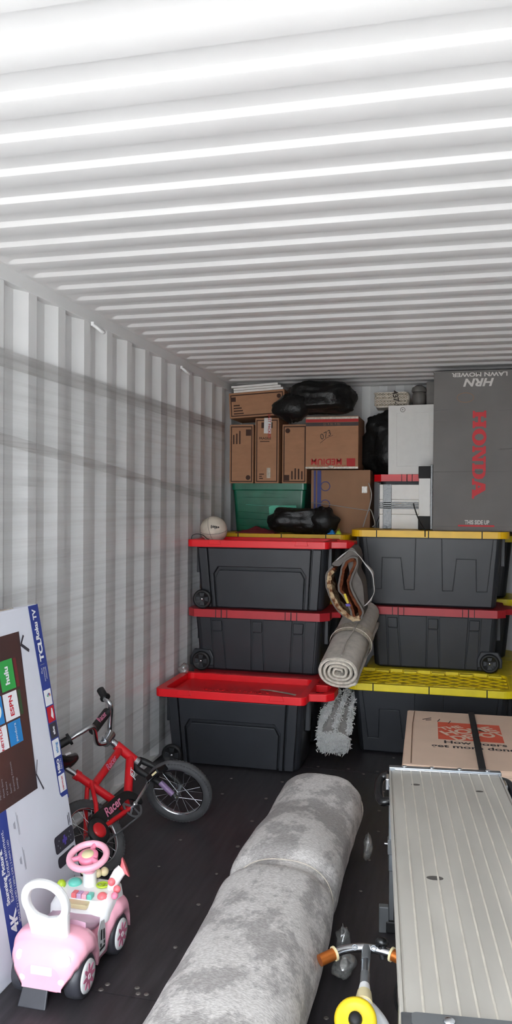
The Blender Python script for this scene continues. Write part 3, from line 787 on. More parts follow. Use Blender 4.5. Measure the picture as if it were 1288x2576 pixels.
MB().box(-.103, -.048, -.003, .103, -.0, .286).build('tape_wrap', 'blacktape', t, bevel=.002)
for z_ in (.128, .138, .150, .163): MB().box(-.127, .127, -.003, .103, z_, z_+.009).build('tape_wrap', 'blacktape', t, bevel=.002)
t = thing('boxed_shelf', 'white panel with black taped corners against the lawn mower carton', 'panel', (-.200, 5.20, 1.236), (0, 0, 0))
MB().box(-.045, .026, 0, .10, 0, .395).build('panel', 'white', t, bevel=.002)
MB().box(.026, .040, -.004, .10, 0, .405).build('tape_edge', 'blacktape', t, bevel=.002)
for z0, z1 in ((.0, .085), (.32, .396)): MB().box(-.048, .028, -.004, .103, z0, z1).build('corner_guard', 'blackmatte', t, bevel=.003)
# cords
tag(MB().tube(catmull([(-.275, 5.155, 1.40), (-.262, 5.12, 1.36), (-.235, 5.04, 1.30), (-.20, 4.985, 1.245), (-.196, 4.974, 1.238), (-.195, 4.972, 1.20)], 6), .0035, 6).build('black_cord', 'blackmatte'), 'thin black cord hanging over the amber lid rim', 'cord')
tag(MB().tube(catmull([(-.575, 5.36, 1.53), (-.555, 5.35, 1.46), (-.565, 5.34, 1.38), (-.59, 5.33, 1.30), (-.605, 5.32, 1.245)], 6)+catmull([(-.605, 5.32, 1.245), (-.565, 5.34, 1.36), (-.53, 5.34, 1.27), (-.545, 5.34, 1.245)], 6)[1:], .004, 6).build('pale_cord', 'cord'), 'pale twisted cord dangling beside the large striped carton', 'cord')

# ------------------------------------------------------------------ bin bags
def bag(name, label, c, r, seed, rot=(0,0,0), neck=None, lump=.22, flat=None):
    t = thing(name, label, 'bag', c, rot)
    mb = MB(); n, m = 64, 40; rings = []
    for i in range(m+1):
        th = max(.03, min(PI-.03, PI*i/m)); ring = []
        for k in range(n):
            ph = 2*PI*k/n; d = Vector((math.sin(th)*math.cos(ph), math.sin(th)*math.sin(ph), -math.cos(th)))
            f_ = 1+lump*noise.noise(d*1.6+Vector((seed, 0, 0)))+.10*abs(noise.noise(d*4.2+Vector((0, seed, 0))))-.05*abs(noise.noise(d*9+Vector((0, 0, seed))))
            # superellipsoid to fill the space like a stuffed bag
            p = Vector((r[0]*math.copysign(abs(d.x)**.75, d.x), r[1]*math.copysign(abs(d.y)**.75, d.y), r[2]*math.copysign(abs(d.z)**.75, d.z)))*f_
            p.z += r[2]
            if p.z < 0: p.z = p.z*.05
            ring.append(p)
        rings.append(ring)
    mb.loft(rings); mb.build('bag_body', 'bag', t)
    if neck:
        a = Vector(neck[0]); b = Vector(neck[1]); P = [a+(b-a)*q/6 for q in range(7)]
        MB().tube([p+Vector((.01*math.sin(i*2), 0, .006*math.cos(i*3))) for i, p in enumerate(P)], [.045, .04, .04, .046, .054, .058, .05], 12).build('tied_neck', 'bag', t)
    return t
CUR[0] = 'back'
TOPBAG = bag('bin_bag', 'stuffed black bin bag squeezed under the roof above the striped carton', (-1.035, 6.20, 2.075), (.262, .17, .122), 3.3)
mb = MB(); rings = []
for i in range(17):
    th = max(.04, min(PI-.04, PI*i/16)); rings.append([(-.20+.15*math.sin(th)*math.cos(p)*(1+.3*noise.noise(Vector((math.cos(p)*2, th*2, 9)))), -.12+.085*math.sin(th)*math.sin(p), .045-.10*math.cos(th)*(1+.35*noise.noise(Vector((math.sin(p)*2, math.cos(p)*2, th*2))))) for p in [2*PI*k/28 for k in range(28)]])
mb.loft(rings); mb.build('bag_fold', 'bag', TOPBAG)
CUR[0] = 'floor'
bag('bin_bag', 'large black bin bag behind the white cabinet door', (-.400, 5.705, 1.592), (.248, .13, .225), 5.7)
SMALLBAG = bag('bin_bag', 'small crumpled black bin bag lying on the amber lid', (-1.03, 5.275, 1.196), (.185, .09, .086), 1.9, (0, 0, .1))
mb = MB(); rings = []
for i in range(19):
    th = max(.04, min(PI-.04, PI*i/18)); rings.append([(.17+.105*math.sin(th)*math.cos(p)*(1+.3*noise.noise(Vector((math.cos(p)*2, th*2, 5)))), -.03+.075*math.sin(th)*math.sin(p), max(.001, .082-.085*math.cos(th)*(1+.4*noise.noise(Vector((math.sin(p)*2.5, math.cos(p)*2.5, th*2+4)))))) for p in [2*PI*k/32 for k in range(32)]])
mb.loft(rings); mb.build('bag_fold', 'bag', SMALLBAG)
# maroon cloth and blue scrap by the small bag
def cloth(name, label, cat, m, c, sx, sy, amp_, seed, parent=None):
    mb = MB(); n = 16; vs_ = []
    for lay in (0, 1):
        for j in range(n+1):
            for i in range(n+1):
                u, v = i/n-.5, j/n-.5; e_ = (1-4*u*u)*(1-4*v*v)
                h = amp_*max(0, e_)*(.7+.8*noise.noise(Vector((u*6+seed, v*6, seed))))
                vs_.append((c[0]+u*sx*(1+.2*noise.noise(Vector((v*4, seed, 0)))), c[1]+v*sy, c[2]+(h+.004 if lay else 0)))
    q = (n+1)*(n+1); fs = []
    for j in range(n):
        for i in range(n):
            a = j*(n+1)+i; fs += [(a, a+n+1, a+n+2, a+1), (q+a, q+a+1, q+a+n+2, q+a+n+1)]
    for i in range(n):
        fs += [(i, i+1, q+i+1, q+i), (n*(n+1)+i, q+n*(n+1)+i, q+n*(n+1)+i+1, n*(n+1)+i+1), (i*(n+1), q+i*(n+1), q+(i+1)*(n+1), (i+1)*(n+1)), (i*(n+1)+n, (i+1)*(n+1)+n, q+(i+1)*(n+1)+n, q+i*(n+1)+n)]
    mb.add(vs_, fs, True)
    return tag(mb.build(name, m), label, cat)
cloth('cloth', 'crumpled maroon cloth on the amber lid beside the small bin bag', 'cloth', 'maroon', (-1.30, 5.27, 1.196), .26, .14, .035, 2.2)
cloth('fabric_scrap', 'small blue fabric scrap peeking from under the small bin bag', 'cloth', 'pblue', (-.80, 5.255, 1.196), .05, .05, .03, 4.2)
cloth('fabric_scrap', 'small yellow-green fabric scrap peeking from under the small bin bag', 'cloth', 'lime', (-.755, 5.26, 1.196), .035, .05, .032, 6.2)

# ------------------------------------------------------------------ ball
t = thing('ball', 'scuffed off-white volleyball on the topmost red lid', 'ball', (-1.478, 4.86, 1.141))
R_ = .085
MB().ball((0, 0, R_), R_, R_, R_, 36, 24).build('leather', 'ball', t)
T = Matrix.Translation((0, 0, R_))
for ax in ((.3, 0, 0), (1.2, .4, 0), (.2, 1.3, .3)):
    Rm = Matrix.Rotation(ax[0], 4, 'X') @ Matrix.Rotation(ax[1], 4, 'Y')
    MB().torus(R_*.999, .0012, 48, 6, T @ Rm).build('seam', 'stone', t)
for a_, b_, s_, sz in ((.52, .22, 'LITE', .03), (.25, .26, 'ONE', .024)):
    d = Vector((math.sin(a_)*math.cos(b_), -math.cos(a_)*math.cos(b_), math.sin(b_)))
    ux = Vector((math.cos(a_), math.sin(a_), 0)); uy = d.cross(ux)
    for q in range(3):
        MB().ball((0, 0, 0), .0035+.001*q, .012-.003*q, .0012, 10, 6, frame3(Vector((0, 0, R_))+d*(R_-.0002)+ux*(.011*(q-1))-ux*ux.dot(d), ux, uy, d)).build('printed_mark', 'black', t)

# ------------------------------------------------------------------ rugs
# long grey rug on the floor
def long_rug():
    t = thing('rolled_rug', 'long rolled grey distressed rug lying on the floor', 'rug', (-.53, 1.2, 0))
    mb = MB(); n = 72; rings = []; NY = 110; y0, y1 = .0, 2.16
    for j in range(NY+1):
        v = j/NY; y = y0+(y1-y0)*v
        w, h = .178, .285
        tie = math.exp(-((y-1.33)/.045)**2)             # string bites here
        w -= .016*tie; h -= .030*tie
        h -= .03*math.exp(-((y-1.85)/.20)**2)           # sag near the far end
        w *= 1+.02*math.sin(y*5+1); h *= 1+.03*math.sin(y*4.1)
        end = min(1, (y1-y)/.03); 
        k_ = .93+.07*min(1, max(0, end))
        cx = .012*math.sin(y*2.4+.4)-.004
        ring = []
        for k in range(n):
            a = 2*PI*k/n
            ca, sa = math.cos(a), math.sin(a)
            x = w*k_*math.copysign(abs(ca)**.82, ca); z = h/2*k_*math.copysign(abs(sa)**.9, sa)
            d = 1+.05*noise.noise(Vector((ca*1.5, y*2.2, sa*1.5)))+.02*noise.noise(Vector((ca*4, y*9, sa*4)))
            # outer wrap edge
            if .55 < a < .85 and False: d += .02
            z_ = h/2*k_+z*d
            ring.append((cx+x*d, y, max(.0, z_)))
        rings.append(ring)
    mb.loft(rings, cap=False)
    mb.build('outer_wrap', 'rug', t)
    # rolled layers seen at both ends
    for ye, sgn in ((y1, -1), (y0, 1)):
        for q, sc in enumerate((.995, .86, .72, .58, .44, .28)):
            m2 = MB()
            ri = [[(-.004+.165*sc*k3*math.copysign(abs(math.cos(2*PI*k/48))**.85, math.cos(2*PI*k/48)), ye+sgn*d_, .132+.128*sc*k3*math.sin(2*PI*k/48)) for k in range(48)] for d_, k3 in ((.004*q, 1), (.004*q, 1-.035/max(sc, .3)))]
            m2.loft(ri, cap=False); m2.build('rolled_layer', 'rugpile' if q % 2 == 0 else 'rugback', t)
        m2 = MB(); m2.loft([[(-.004+.16*s_*math.cos(2*PI*k/48), ye+sgn*.03, .132+.124*s_*math.sin(2*PI*k/48)) for k in range(48)] for s_ in (1, .02)], cap=False); m2.build('roll_core', 'rugback', t)
    # binding string
    P = []
    for k in range(48):
        a = 2*PI*k/48; ca, sa = math.cos(a), math.sin(a)
        P.append((.164*math.copysign(abs(ca)**.82, ca)-.005, 1.325+.02*math.sin(a*1.0+.6), max(.003, .128+.132*math.copysign(abs(sa)**.9, sa))))
    MB().tube(P, .0018, 6, loop=True).build('binding_string', 'rugpile', t)
    return t
long_rug()

def strip_section(path, th):
    """2D path -> list of (left, right) points of a strip of that thickness"""
    out = []
    for i, p in enumerate(path):
        a = path[max(0, i-1)]; b = path[min(len(path)-1, i+1)]
        d = Vector((b[0]-a[0], b[1]-a[1])); d = d/max(1e-9, d.length); n_ = Vector((-d.y, d.x))
        out.append((Vector(p[:2])+n_*th/2, Vector(p[:2])-n_*th/2))
    return out
def extruded_strip(mb, path, th, T, length, steps=6, jit=0.):
    S = strip_section(path, th); rings = []
    loop_ = [s_[0] for s_ in S]+[s_[1] for s_ in reversed(S)]
    for j in range(steps+1):
        z = length*j/steps
        rings.append([(p.x+jit*noise.noise(Vector((p.x*40, p.y*40, z*10))), p.y+jit*noise.noise(Vector((p.y*40, z*10, p.x*40))), -z) for p in loop_])
    n = len(loop_); N = len(S)
    mb.loft(rings, cap=False, T=T)
    for r_, fl in ((rings[0], False), (rings[-1], True)):
        fs = [(i, i+1, n-2-i, n-1-i) for i in range(N-1)]
        if fl: fs = [tuple(reversed(f_)) for f_ in fs]
        mb.add(r_, fs, False, T)
    return mb
def axis_frame(end, back):
    z = (Vector(end)-Vector(back)).normalized()           # local +z points out of the visible end
    x = Vector((0,0,1)).cross(z).normalized(); y = z.cross(x)
    return frame3(end, x, y, z), (Vector(end)-Vector(back)).length

# taupe rug with spiral end
def spiral(R, r0, turns, n, ex=1.0, ph=0):
    P = []
    for i in range(n+1):
        u = i/n; r = r0+(R-r0)*u; a = 2*PI*turns*u+ph
        P.append((ex*r*math.cos(a), r*math.sin(a)*.86+.003*math.sin(3*a)))
    return P
T, ln = axis_frame((-.598, 4.22, .520), (-.553, 4.93, .735))
t = thing('rolled_rug', 'rolled taupe rug with spiral end wedged between the tote stacks', 'rug', (-.598, 4.22, .40)); TI = Matrix.Translation((.598, -4.22, -.40)) @ T
mb = extruded_strip(MB(), spiral(.106, .016, 3.9, 150, 1.06), .013, TI, ln, 10, .004); mb.build('backing', 'rugback', t)
mb = extruded_strip(MB(), [(p[0]*.955, p[1]*.955) for p in spiral(.106, .016, 3.9, 150, 1.06)], .010, TI @ Matrix.Translation((0, 0, .006)), .04, 2, .003); mb.build('pile_edge', 'rugpile', t)
P = [(.118*math.cos(2*PI*k/40), .101*math.sin(2*PI*k/40), -.33) for k in range(40)]
MB().tube(P, .002, 6, loop=True, T=TI).build('binding_string', 'rugpile', t)
rings = [[(1.012*.113*math.cos(2*PI*k/40), 1.012*.096*math.sin(2*PI*k/40), -z) for k in range(40)] for z in (.30, .34, .40)]
MB().loft(rings, cap=False, T=TI).build('tape_wrap', 'tape', t)
mb = MB().tube([(.02, .098, -.0), (.012, .099, -.15), (.03, .098, -.33), (.02, .099, -.7)], .004, 6, T=TI); mb.build('fold_ridge', 'rugback', t)

# brown lined mat, folded
T, ln = axis_frame((-.600, 4.43, .925), (-.605, 4.69, .937))
t = thing('folded_mat', 'folded grey mat with brown faux fur lining between the tote stacks', 'mat', (-.600, 4.43, .72)); TI = Matrix.Translation((.600, -4.43, -.72)) @ T
def px(pts): return [((x-680)*.00054, (755-y)*.00054) for x, y in pts]
path = catmull([(*p, 0) for p in px([(560, 515), (500, 590), (492, 690), (520, 800), (575, 915), (650, 1000), (745, 1062), (820, 1058), (862, 1000), (850, 930), (800, 850), (750, 740), (738, 665), (765, 595), (800, 500), (800, 430), (745, 425), (690, 455), (655, 520), (630, 640), (618, 750), (655, 800), (705, 880), (738, 960), (752, 1030)])], 5)
path2 = [(p.x, p.y) for p in path]
extruded_strip(MB(), path2, .010, TI, ln, 8, .003).build('backing', 'suede', t)
S = strip_section(path2, .026)
inner = [(s_[0].x, s_[0].y) for s_ in S]
extruded_strip(MB(), inner, .014, TI @ Matrix.Translation((0, 0, .008)), ln*.9, 8, .007).build('fur_lining', 'fur', t)
nfur = len(inner)
extruded_strip(MB(), [(a+.004, b) for a, b in inner[2:38]], .024, TI @ Matrix.Translation((0, 0, .010)), .12, 3, .009).build('fur_edge', 'furtip', t)
outer = catmull([(*p, 0) for p in px([(745, 330), (800, 390), (815, 500), (800, 580), (850, 690), (868, 850), (866, 960), (800, 900), (748, 740), (735, 660), (690, 460), (620, 520), (540, 505), (620, 430), (690, 370)])], 4, True)
extr = [(p.x, p.y) for p in outer]
rings = [[(a, b, -z) for a, b in extr] for z in (.035, .2, ln)]
MB().loft(rings, smooth=True, cap=True, T=TI).build('outer_fold', 'suede', t)
pb = catmull([(*p, 0) for p in px([(590, 455), (660, 390), (745, 345), (820, 395), (890, 490), (955, 580), (972, 680), (975, 770), (930, 850), (880, 905)])], 5)
vs_ = []; wd = [.010+.030*max(0, math.sin(i*.33+.4))**2 for i in range(len(pb))]
for i, p in enumerate(pb): vs_ += [(p.x, p.y, .02), (p.x+.35*wd[i], p.y-.10*wd[i], .02-wd[i])]
o = MB().add(vs_, [(2*i, 2*i+2, 2*i+3, 2*i+1) for i in range(len(pb)-1)], True, TI).build('paper_band', 'paper', t); sd = o.modifiers.new('thick', 'SOLIDIFY'); sd.thickness = .0012
mb = MB(); mb.prism(px([(672, 790), (694, 785), (728, 880), (706, 884)]), .012, .02, None, TI); mb.build('care_label', 'yellow_dusty', t)
mb = MB(); mb.prism(px([(690, 890), (735, 888), (745, 910), (700, 915)]), .012, .02, None, TI); mb.build('care_label', 'ppurple', t)

# white shag rug
T, ln = axis_frame((-.630, 4.33, .105), (-.655, 4.63, .245))
t = thing('shag_rug', 'rolled white shag rug standing in the gap between the floor totes', 'rug', (-.632, 4.47, 0)); TI = Matrix.Translation((.632, -4.47, 0)) @ T
extruded_strip(MB(), spiral(.080, .014, 2.3, 90, 1.0, 1.9), .016, TI @ Matrix.Translation((0, .01, 0)), ln, 10, .006).build('backing', 'shagback', t)
def tufts(mb, pts, n, ln_, spread):
    for i in range(n):
        p = Vector(random.choice(pts)); p += Vector((random.gauss(0, spread), random.gauss(0, spread), random.gauss(0, spread)))
        d = Vector((random.gauss(0, .6), random.gauss(0, .6), random.gauss(.55, .5))).normalized()*ln_*random.uniform(.6, 1.3)
        u = d.orthogonal().normalized()*.0034; w = d.cross(u).normalized()*.0034
        mb.add([p+u, p-u*.5+w*.87, p-u*.5-w*.87, p+d*.6+u*.7, p+d*.6-u*.35+w*.6, p+d*.6-u*.35-w*.6, p+d], [(0,1,4,3), (1,2,5,4), (2,0,3,5), (3,4,6), (4,5,6), (5,3,6)], True, TI)
mb = MB(); base = [(a, b+.01, 0) for a, b in spiral(.080, .010, 2.3, 120, 1.0, 1.9)]
tufts(mb, base, 4200, .019, .009)
for x0, y0, x1, y1, L0, L1 in ((-.055, .05, .0, .075, .12, .34), (.0, .078, .05, .06, .03, .44), (.06, .045, .072, .03, .03, .40), (-.075, .02, -.065, .045, .02, .22)):
    pts = []
    for q in range(60):
        u = q/59; a = math.atan2(y0, x0)*(1-u)+math.atan2(y1, x1)*u; pts.append((.088*math.cos(a), .088*math.sin(a)+.01, -(L0+(L1-L0)*u)))
    tufts(mb, pts, 900, .013, .008)
o = mb.build('shag_pile', 'shag', t); o['kind'] = 'stuff'

# ------------------------------------------------------------------ television carton leaning by the wall
TVX, TVY, lean = -1.246, 2.6, .182
t = thing('television_carton', 'tall white and blue flat television carton leaning by the pink ride-on car', 'box', (TVX, TVY, 0))
U = Vector((-math.sin(lean), 0, math.cos(lean))); V = Vector((0, -1, 0)); Nn = Vector((math.cos(lean), 0, math.sin(lean)))
TT = frame3((0, 0, 0), U, V, Nn)                                      # a = up the carton, b = towards the door, c = out of the face
MB().box(0, 1.055, 0, .675, -.125, 0, TT).build('carton_body', 'tvwhite', t, bevel=.005)
lay = [0]
def tvp(poly, m, name='print', h=None, parent=None):
    lay[0] += 1
    return MB().flat(poly, h if h else .0008+.00002*lay[0], None, TT).build(name, m, parent or t)
def tvt(s, size, m, a, b, name='lettering', bold=0, sx=1., align='CENTER', parent=None, h=.0028, space=1.):
    return lettering(s, size, m, parent or t, TT @ frame3((a, b, h), (1,0,0), (0,1,0), (0,0,1)), name, bold, 0, sx, align, space)
tvp([(.385, 0), (1.053, 0), (1.053, .066), (.40, .055), (.387, .045)], 'tvblue', 'blue_band')
MB().box(.37, 1.054, -.0008, .0, -.03, .0004, TT).build('blue_edge', 'tvblue', t)
tvt('TCL', .036, 'pwhite', .895, .031, bold=.0018, sx=1.15); tvt('•', .03, 'pwhite', .936, .033)
tvt('Roku TV', .032, 'pwhite', .985, .036, bold=.0014, sx=.92)
tvp(rect(.8445, .846, .018, .048), 'tvgrey', 'divider')
for q, b in enumerate((.046, .033, .020)): tvt(('Plus', 'thousands of', 'more'), .0105, 'pwhite', .812, b) if False else tvt(('Plus', 'streaming', 'channels')[q], .0125, 'pwhite', .835, b, align='RIGHT')
tl = tvp(rect(.702, .757, .006, .054), 'pwhite', 'logo_tile')
for q, (c_, a_) in enumerate((('porange', -1.1), ('pred', -.55), ('ppurple', 0), ('pblue', .55), ('pgreen', 1.1))):
    P = [(.728+.004*math.cos(a_), .026+.004*math.sin(a_))]+[(.728+.013*math.cos(a_+d)+.003, .027+.013*math.sin(a_+d)) for d in (-.22, 0, .22)]
    tvp([(x_, y_) for x_, y_ in P], c_, 'emblem', .0030)
tl = tvp(rect(.644, .698, .004, .053), 'pred', 'logo_tile'); tvt('sling', .020, 'pwhite', .671, .036, bold=.0005) if False else tvt('Vudu', .018, 'pwhite', .671, .028, bold=.0005) if False else tvp([(.652, .020), (.664, .034), (.676, .030), (.692, .026), (.688, .018), (.668, .016)], 'pwhite', 'emblem', .003)
tl = tvp(rect(.588, .640, .004, .053), 'pdark', 'logo_tile'); tvt('abc', .020, 'pwhite', .614, .030, bold=.001)
tl = tvp(rect(.524, .583, .006, .053), 'pwhite', 'logo_tile'); tvt('sling', .021, 'pblue', .553, .029, bold=.0003)
tvt('HBO', .023, 'pwhite', .492, .036, bold=.0012); tvt('NOW', .014, 'pwhite', .495, .017)
tl = tvp(rect(.402, .460, .005, .050), 'pwhite', 'logo_tile'); tvt('NETFLIX', .0125, 'pred', .431, .027, bold=.0003)
# picture on the carton front
tvp([(.466, .188), (.979, .150), (.979, .60), (.466, .60)], 'tvscreen', 'picture')
tvp([(.466, .188), (.979, .150), (.979, .153), (.466, .192)], 'pdark', 'picture_edge', .0019)
def tile(a0, a1, b0, b1, m): return tvp(rect(a0, a1, b0, b1), m, 'app_tile', .0020)
tile(.806, .902, .219, .302, 'pgreen'); tvt('hulu', .034, 'pwhite', .853, .263, bold=.0014)
tile(.714, .799, .222, .305, 'pwhite'); tvt('ESPN', .030, 'pred', .757, .263, bold=.0008)
tile(.635, .708, .226, .302, 'pblue'); tvt('pandora', .018, 'pwhite', .671, .262)
tile(.806, .902, .309, .392, 'pdark'); tile(.714, .799, .313, .395, 'pblue'); MB().ring(ell(.757, .35, .026, .026), ell(.757, .35, .017, .017), .0026, .0028, None, TT).build('emblem', 'pwhite', t)
tile(.635, .708, .310, .392, 'pwhite'); tvt('NETFLIX', .019, 'pred', .671, .345, bold=.0005)
tile(.806, .900, .196, .213, 'pdimred'); tile(.716, .797, .200, .216, 'pdimgreen')
for q, s_ in enumerate(('Settings', 'Streaming Channels', 'Search', 'TV Store', 'Movie Store', 'My Feed', 'Home')):
    tvt(s_, .0115, 'tvgrey', .502, .300+.020*q-.028+.028, align='LEFT', h=.0026)
# stand feet drawn below the picture
def bar(a0, b0, a1, b1, w, m='pdark'):
    d = Vector((a1-a0, b1-b0)); n_ = Vector((-d.y, d.x)).normalized()*w
    tvp([(a0+n_.x, b0+n_.y), (a0-n_.x, b0-n_.y), (a1-n_.x, b1-n_.y), (a1+n_.x, b1+n_.y)], m, 'drawn_foot', .0024)
bar(.936, .153, .906, .106, .0055); bar(.936, .150, .962, .127, .004); bar(.512, .184, .452, .153, .003); bar(.508, .184, .553, .164, .002)
# blue side with headline
tvp([(.05, .395), (.466, .380), (.466, .60), (.06, .467), (.05, .46)], 'tvblue', 'blue_field')
tvp([(.03, .468), (.30, .470), (.30, .60), (.03, .60)], 'tvwhite', 'white_field', .0016)
tvt('4K', .052, 'pwhite', .150, .428, bold=.002); tvt('Stunning Picture.', .024, 'pwhite', .205, .443, bold=.0009, align='LEFT')
tvt('Endless Entertainment.', .023, 'pwhite', .205, .421, align='LEFT'); tvt('SMART TV | UHD | 120Hz CMI | 3 HDMI | LED', .0125, 'pwhite', .135, .399, align='LEFT')
# icons, small print and drawn remote
for a_, b_ in ((.405, .345), (.295, .340)):
    for q in range(3): tvp(rect(a_-.012+.002*q, a_+.012-.002*q, b_+.004*q, b_+.004*q+.0022), 'tvgrey', 'icon')
    for q in range(2): tvp(rect(a_-.035, a_+.035-.01*q, b_-.014-.005*q, b_-.012-.005*q), 'tvgrey', 'small_print')
tvp(rect(.290, .325, .018, .022), 'pdark', 'small_print'); tvp(rect(.285, .320, .028, .032), 'pdark', 'small_print')
rm = tvp(rrect(.224, .281, .008, .140, .012), 'pdark', 'drawn_remote')
tvp([(.236, .068), (.246, .068), (.246, .058), (.258, .058), (.258, .068), (.268, .068), (.268, .08), (.258, .08), (.258, .09), (.246, .09), (.246, .08), (.236, .08)], 'ppurple', 'drawn_pad', .0028)
for a_, b_ in ((.238, .11), (.262, .112), (.25, .122), (.236, .035), (.252, .03), (.266, .036), (.252, .045)): tvp(ell(a_, b_, .0028, .0028, 8), 'tvgrey', 'drawn_button', .0028)
tvp(rrect(.176, .213, .012, .137, .014), 'pdark', 'drawn_remote'); tvt('1', .012, 'pdark', .132, .05); tvt('6', .012, 'pdark', .118, .05)
MB().box(1.055, 1.058, .10, .62, -.09, -.035, TT).build('tape_strip', 'tape', t)

# ------------------------------------------------------------------ child's bicycle
GX, GY, phi, lam = -1.2538, 2.8452, .2529, .7212
bt = Vector((math.sin(phi), math.cos(phi), 0)); bl = Vector((-math.cos(phi), math.sin(phi), 0))
bu = Vector((0, 0, 1))*math.cos(lam)+bl*math.sin(lam); bn = bt.cross(bu)      # bn points to the door side
t = thing('bicycle', "child's red bicycle with black chain guard leaning by the ribbed wall", 'bicycle', (GX, GY, 0))
TB = frame3((0, 0, 0), bt, bu, bn)
def B(u, v, w=0): return TB @ Vector((u, v, w))
def wheel(parent, name, T, R=.150):
    w = MB().torus(R-.019, .0205, 64, 12, T).build(name, 'tyre', parent)
    mb = MB()
    for k in range(64):
        a = 2*PI*k/64
        for s_ in (-1, 0, 1):
            Tk = T @ Matrix.Rotation(a+(.5 if s_ == 0 else 0)*2*PI/64, 4, 'Z') @ Matrix.Translation((R-.003-(0 if s_ == 0 else .004), 0, s_*.0125))
            mb.box(-.003, .003, -.0045, .0045, -.005, .005, Tk)
    mb.build('tread', 'tyre', w)
    mb = MB(); mb.loft([[(r_*math.cos(2*PI*k/64), r_*math.sin(2*PI*k/64), z_) for k in range(64)] for r_, z_ in ((R-.033, -.010), (R-.040, -.011), (R-.040, .011), (R-.033, .010))], cap=False, T=T); mb.build('rim', 'chrome', w)
    MB().lathe([(.008, -.032), (.014, -.026), (.008, -.02), (.008, .02), (.014, .026), (.008, .032)], 16, T).build('hub', 'steel', w)
    MB().lathe([(.003, -.052), (.003, .052)], 10, T).build('axle', 'chrome', w)
    for s_ in (-1, 1): MB().lathe([(.0075, s_*.040), (.0075, s_*.047), (.005, s_*.049)], 6, T, False).build('axle_nut', 'chrome', w)
    for k in range(20):
        a = 2*PI*k/20; s_ = 1 if k % 2 else -1; off = .55*(1 if (k//2) % 2 else -1)
        MB().tube([(.013*math.cos(a+off*2), .013*math.sin(a+off*2), s_*.024), ((R-.039)*math.cos(a), (R-.039)*math.sin(a), s_*.003)], .0012, 5, T=T).build('spoke', 'chrome', w)
    return w
wheel(t, 'rear_wheel', frame3(B(0, .153, 0), bt, bu, bn))
# front wheel, steered to face the door
Rv, Dv, Fv = Vector((.9704, .2413, 0)), Vector((0, 0, -1)), Vector((-.2412, .9704, 0))
ax = (Fv*.90+Rv*.20-Dv*.28).normalized()                                      # axle, pointing away from the door
FC = Vector((-1.165-GX, 3.335-GY, .150))
upw = (Vector((0, 0, 1))-ax*ax.z).normalized(); FC.z = .150*upw.z+.004
sidew = upw.cross(ax)
wheel(t, 'front_wheel', frame3(FC, sidew, upw, -ax))
# frame tubes
head_t, head_b = B(.393, .448), B(.445, .351); bb = B(.244, .177); sj = B(.143, .335); rh = B(0, .153)
fr = MB().tube([head_t, head_b], .021, 14).build('frame', 'bikered', t)
fm = MB()
fm.tube([B(.405, .425), B(.155, .330)], .0165, 12); fm.tube([B(.432, .375), B(.285, .225), bb], .0185, 12)
fm.tube([B(.105, .385), bb], .0165, 12)
for s_ in (-1, 1):
    fm.tube([bb+bn*s_*.02, B(.10, .163, s_*.036), B(0, .153, s_*.040)], .010, 8)
    fm.tube([B(.135, .345, s_*.012), B(.07, .25, s_*.034), B(0, .153, s_*.040)], .009, 8)
fm.build('frame_tubes', 'bikered', fr)
MB().tube([B(.105, .385), B(.092, .402)], .020, 12).build('seat_clamp', 'bikered', fr)
MB().tube([B(.400, .436), B(.383, .467)], .016, 12).build('headset', 'chrome', t)
MB().tube([B(.443, .355), B(.452, .338)], .022, 12).build('lower_headset', 'chrome', t)
for (p, q, s_, ex, m_) in ((B(.37, .412), B(.20, .346), 'Racer', .034, 'decal'), (B(.415, .350), B(.315, .25), 'JET', .030, 'pwhite')):
    d = (q-p).normalized(); 
    Tm = frame3((p+q)/2+bn*.0195, -d, bn.cross(-d), bn)
    lettering(s_, ex, m_, fr, Tm, 'decal', .0006, .3, 1.1)
MB().tube([B(.108, .380), B(.068, .434), B(.05, .458)], .0115, 12).build('seat_post', 'chrome', t)
# saddle
mb = MB(); rings = []
for i in range(13):
    u = i/12; wd_ = .062*(1-u)**.7+.016; hh = .022+.012*math.sin(PI*u)
    rings.append([B(-.055+.20*u, .470+.012*math.cos(u*PI*1.4)+hh*math.sin(2*PI*k/16)*.8, wd_*math.cos(2*PI*k/16)) for k in range(16)])
mb.loft(rings); s_o = mb.build('saddle', 'blackgloss', t)
MB().box(.045, .075, .470, .478, .052, .0535, TB).build('decal', 'pwhite', s_o)
# crank, chainring, pedals, chain guard
Tc = frame3(bb+bn*.030, bt, bu, bn)
cr = MB().ring(ell(0, 0, .050, .050, 36), ell(0, 0, .040, .040, 36), -.002, .002, None, Tc).build('chainring', 'steel', t)
for k in range(5): MB().box(.008, .043, -.005, .005, -.002, .002, Tc @ Matrix.Rotation(2*PI*k/5, 4, 'Z')).build('chainring_arm', 'steel', cr)
MB().lathe([(.012, -.03), (.012, .022), (.008, .026)], 14, Tc).build('crank_axle', 'chrome', cr)
ce = B(.405, .240, .055)
MB().tube([bb+bn*.05, B(.33, .21, .055), ce], [.0075, .0065, .0075], 10).build('crank_arm', 'chrome', cr)
Tp = frame3(ce+bn*.045, bt, bu, bn); MB().box(-.040, .040, -.013, .013, -.038, .038, Tp).build('pedal', 'blackgloss', cr, bevel=.006); MB().box(-.041, .041, -.004, .004, .0, .03, Tp).build('pedal_reflector', 'cream', cr)
ce2 = B(.083, .114, -.055); MB().tube([bb-bn*.05, B(.16, .145, -.055), ce2], .007, 10).build('crank_arm', 'chrome', cr)
MB().box(-.040, .040, -.013, .013, -.038, .038, frame3(ce2-bn*.045, bt, bu, bn)).build('pedal', 'blackgloss', cr, bevel=.006)
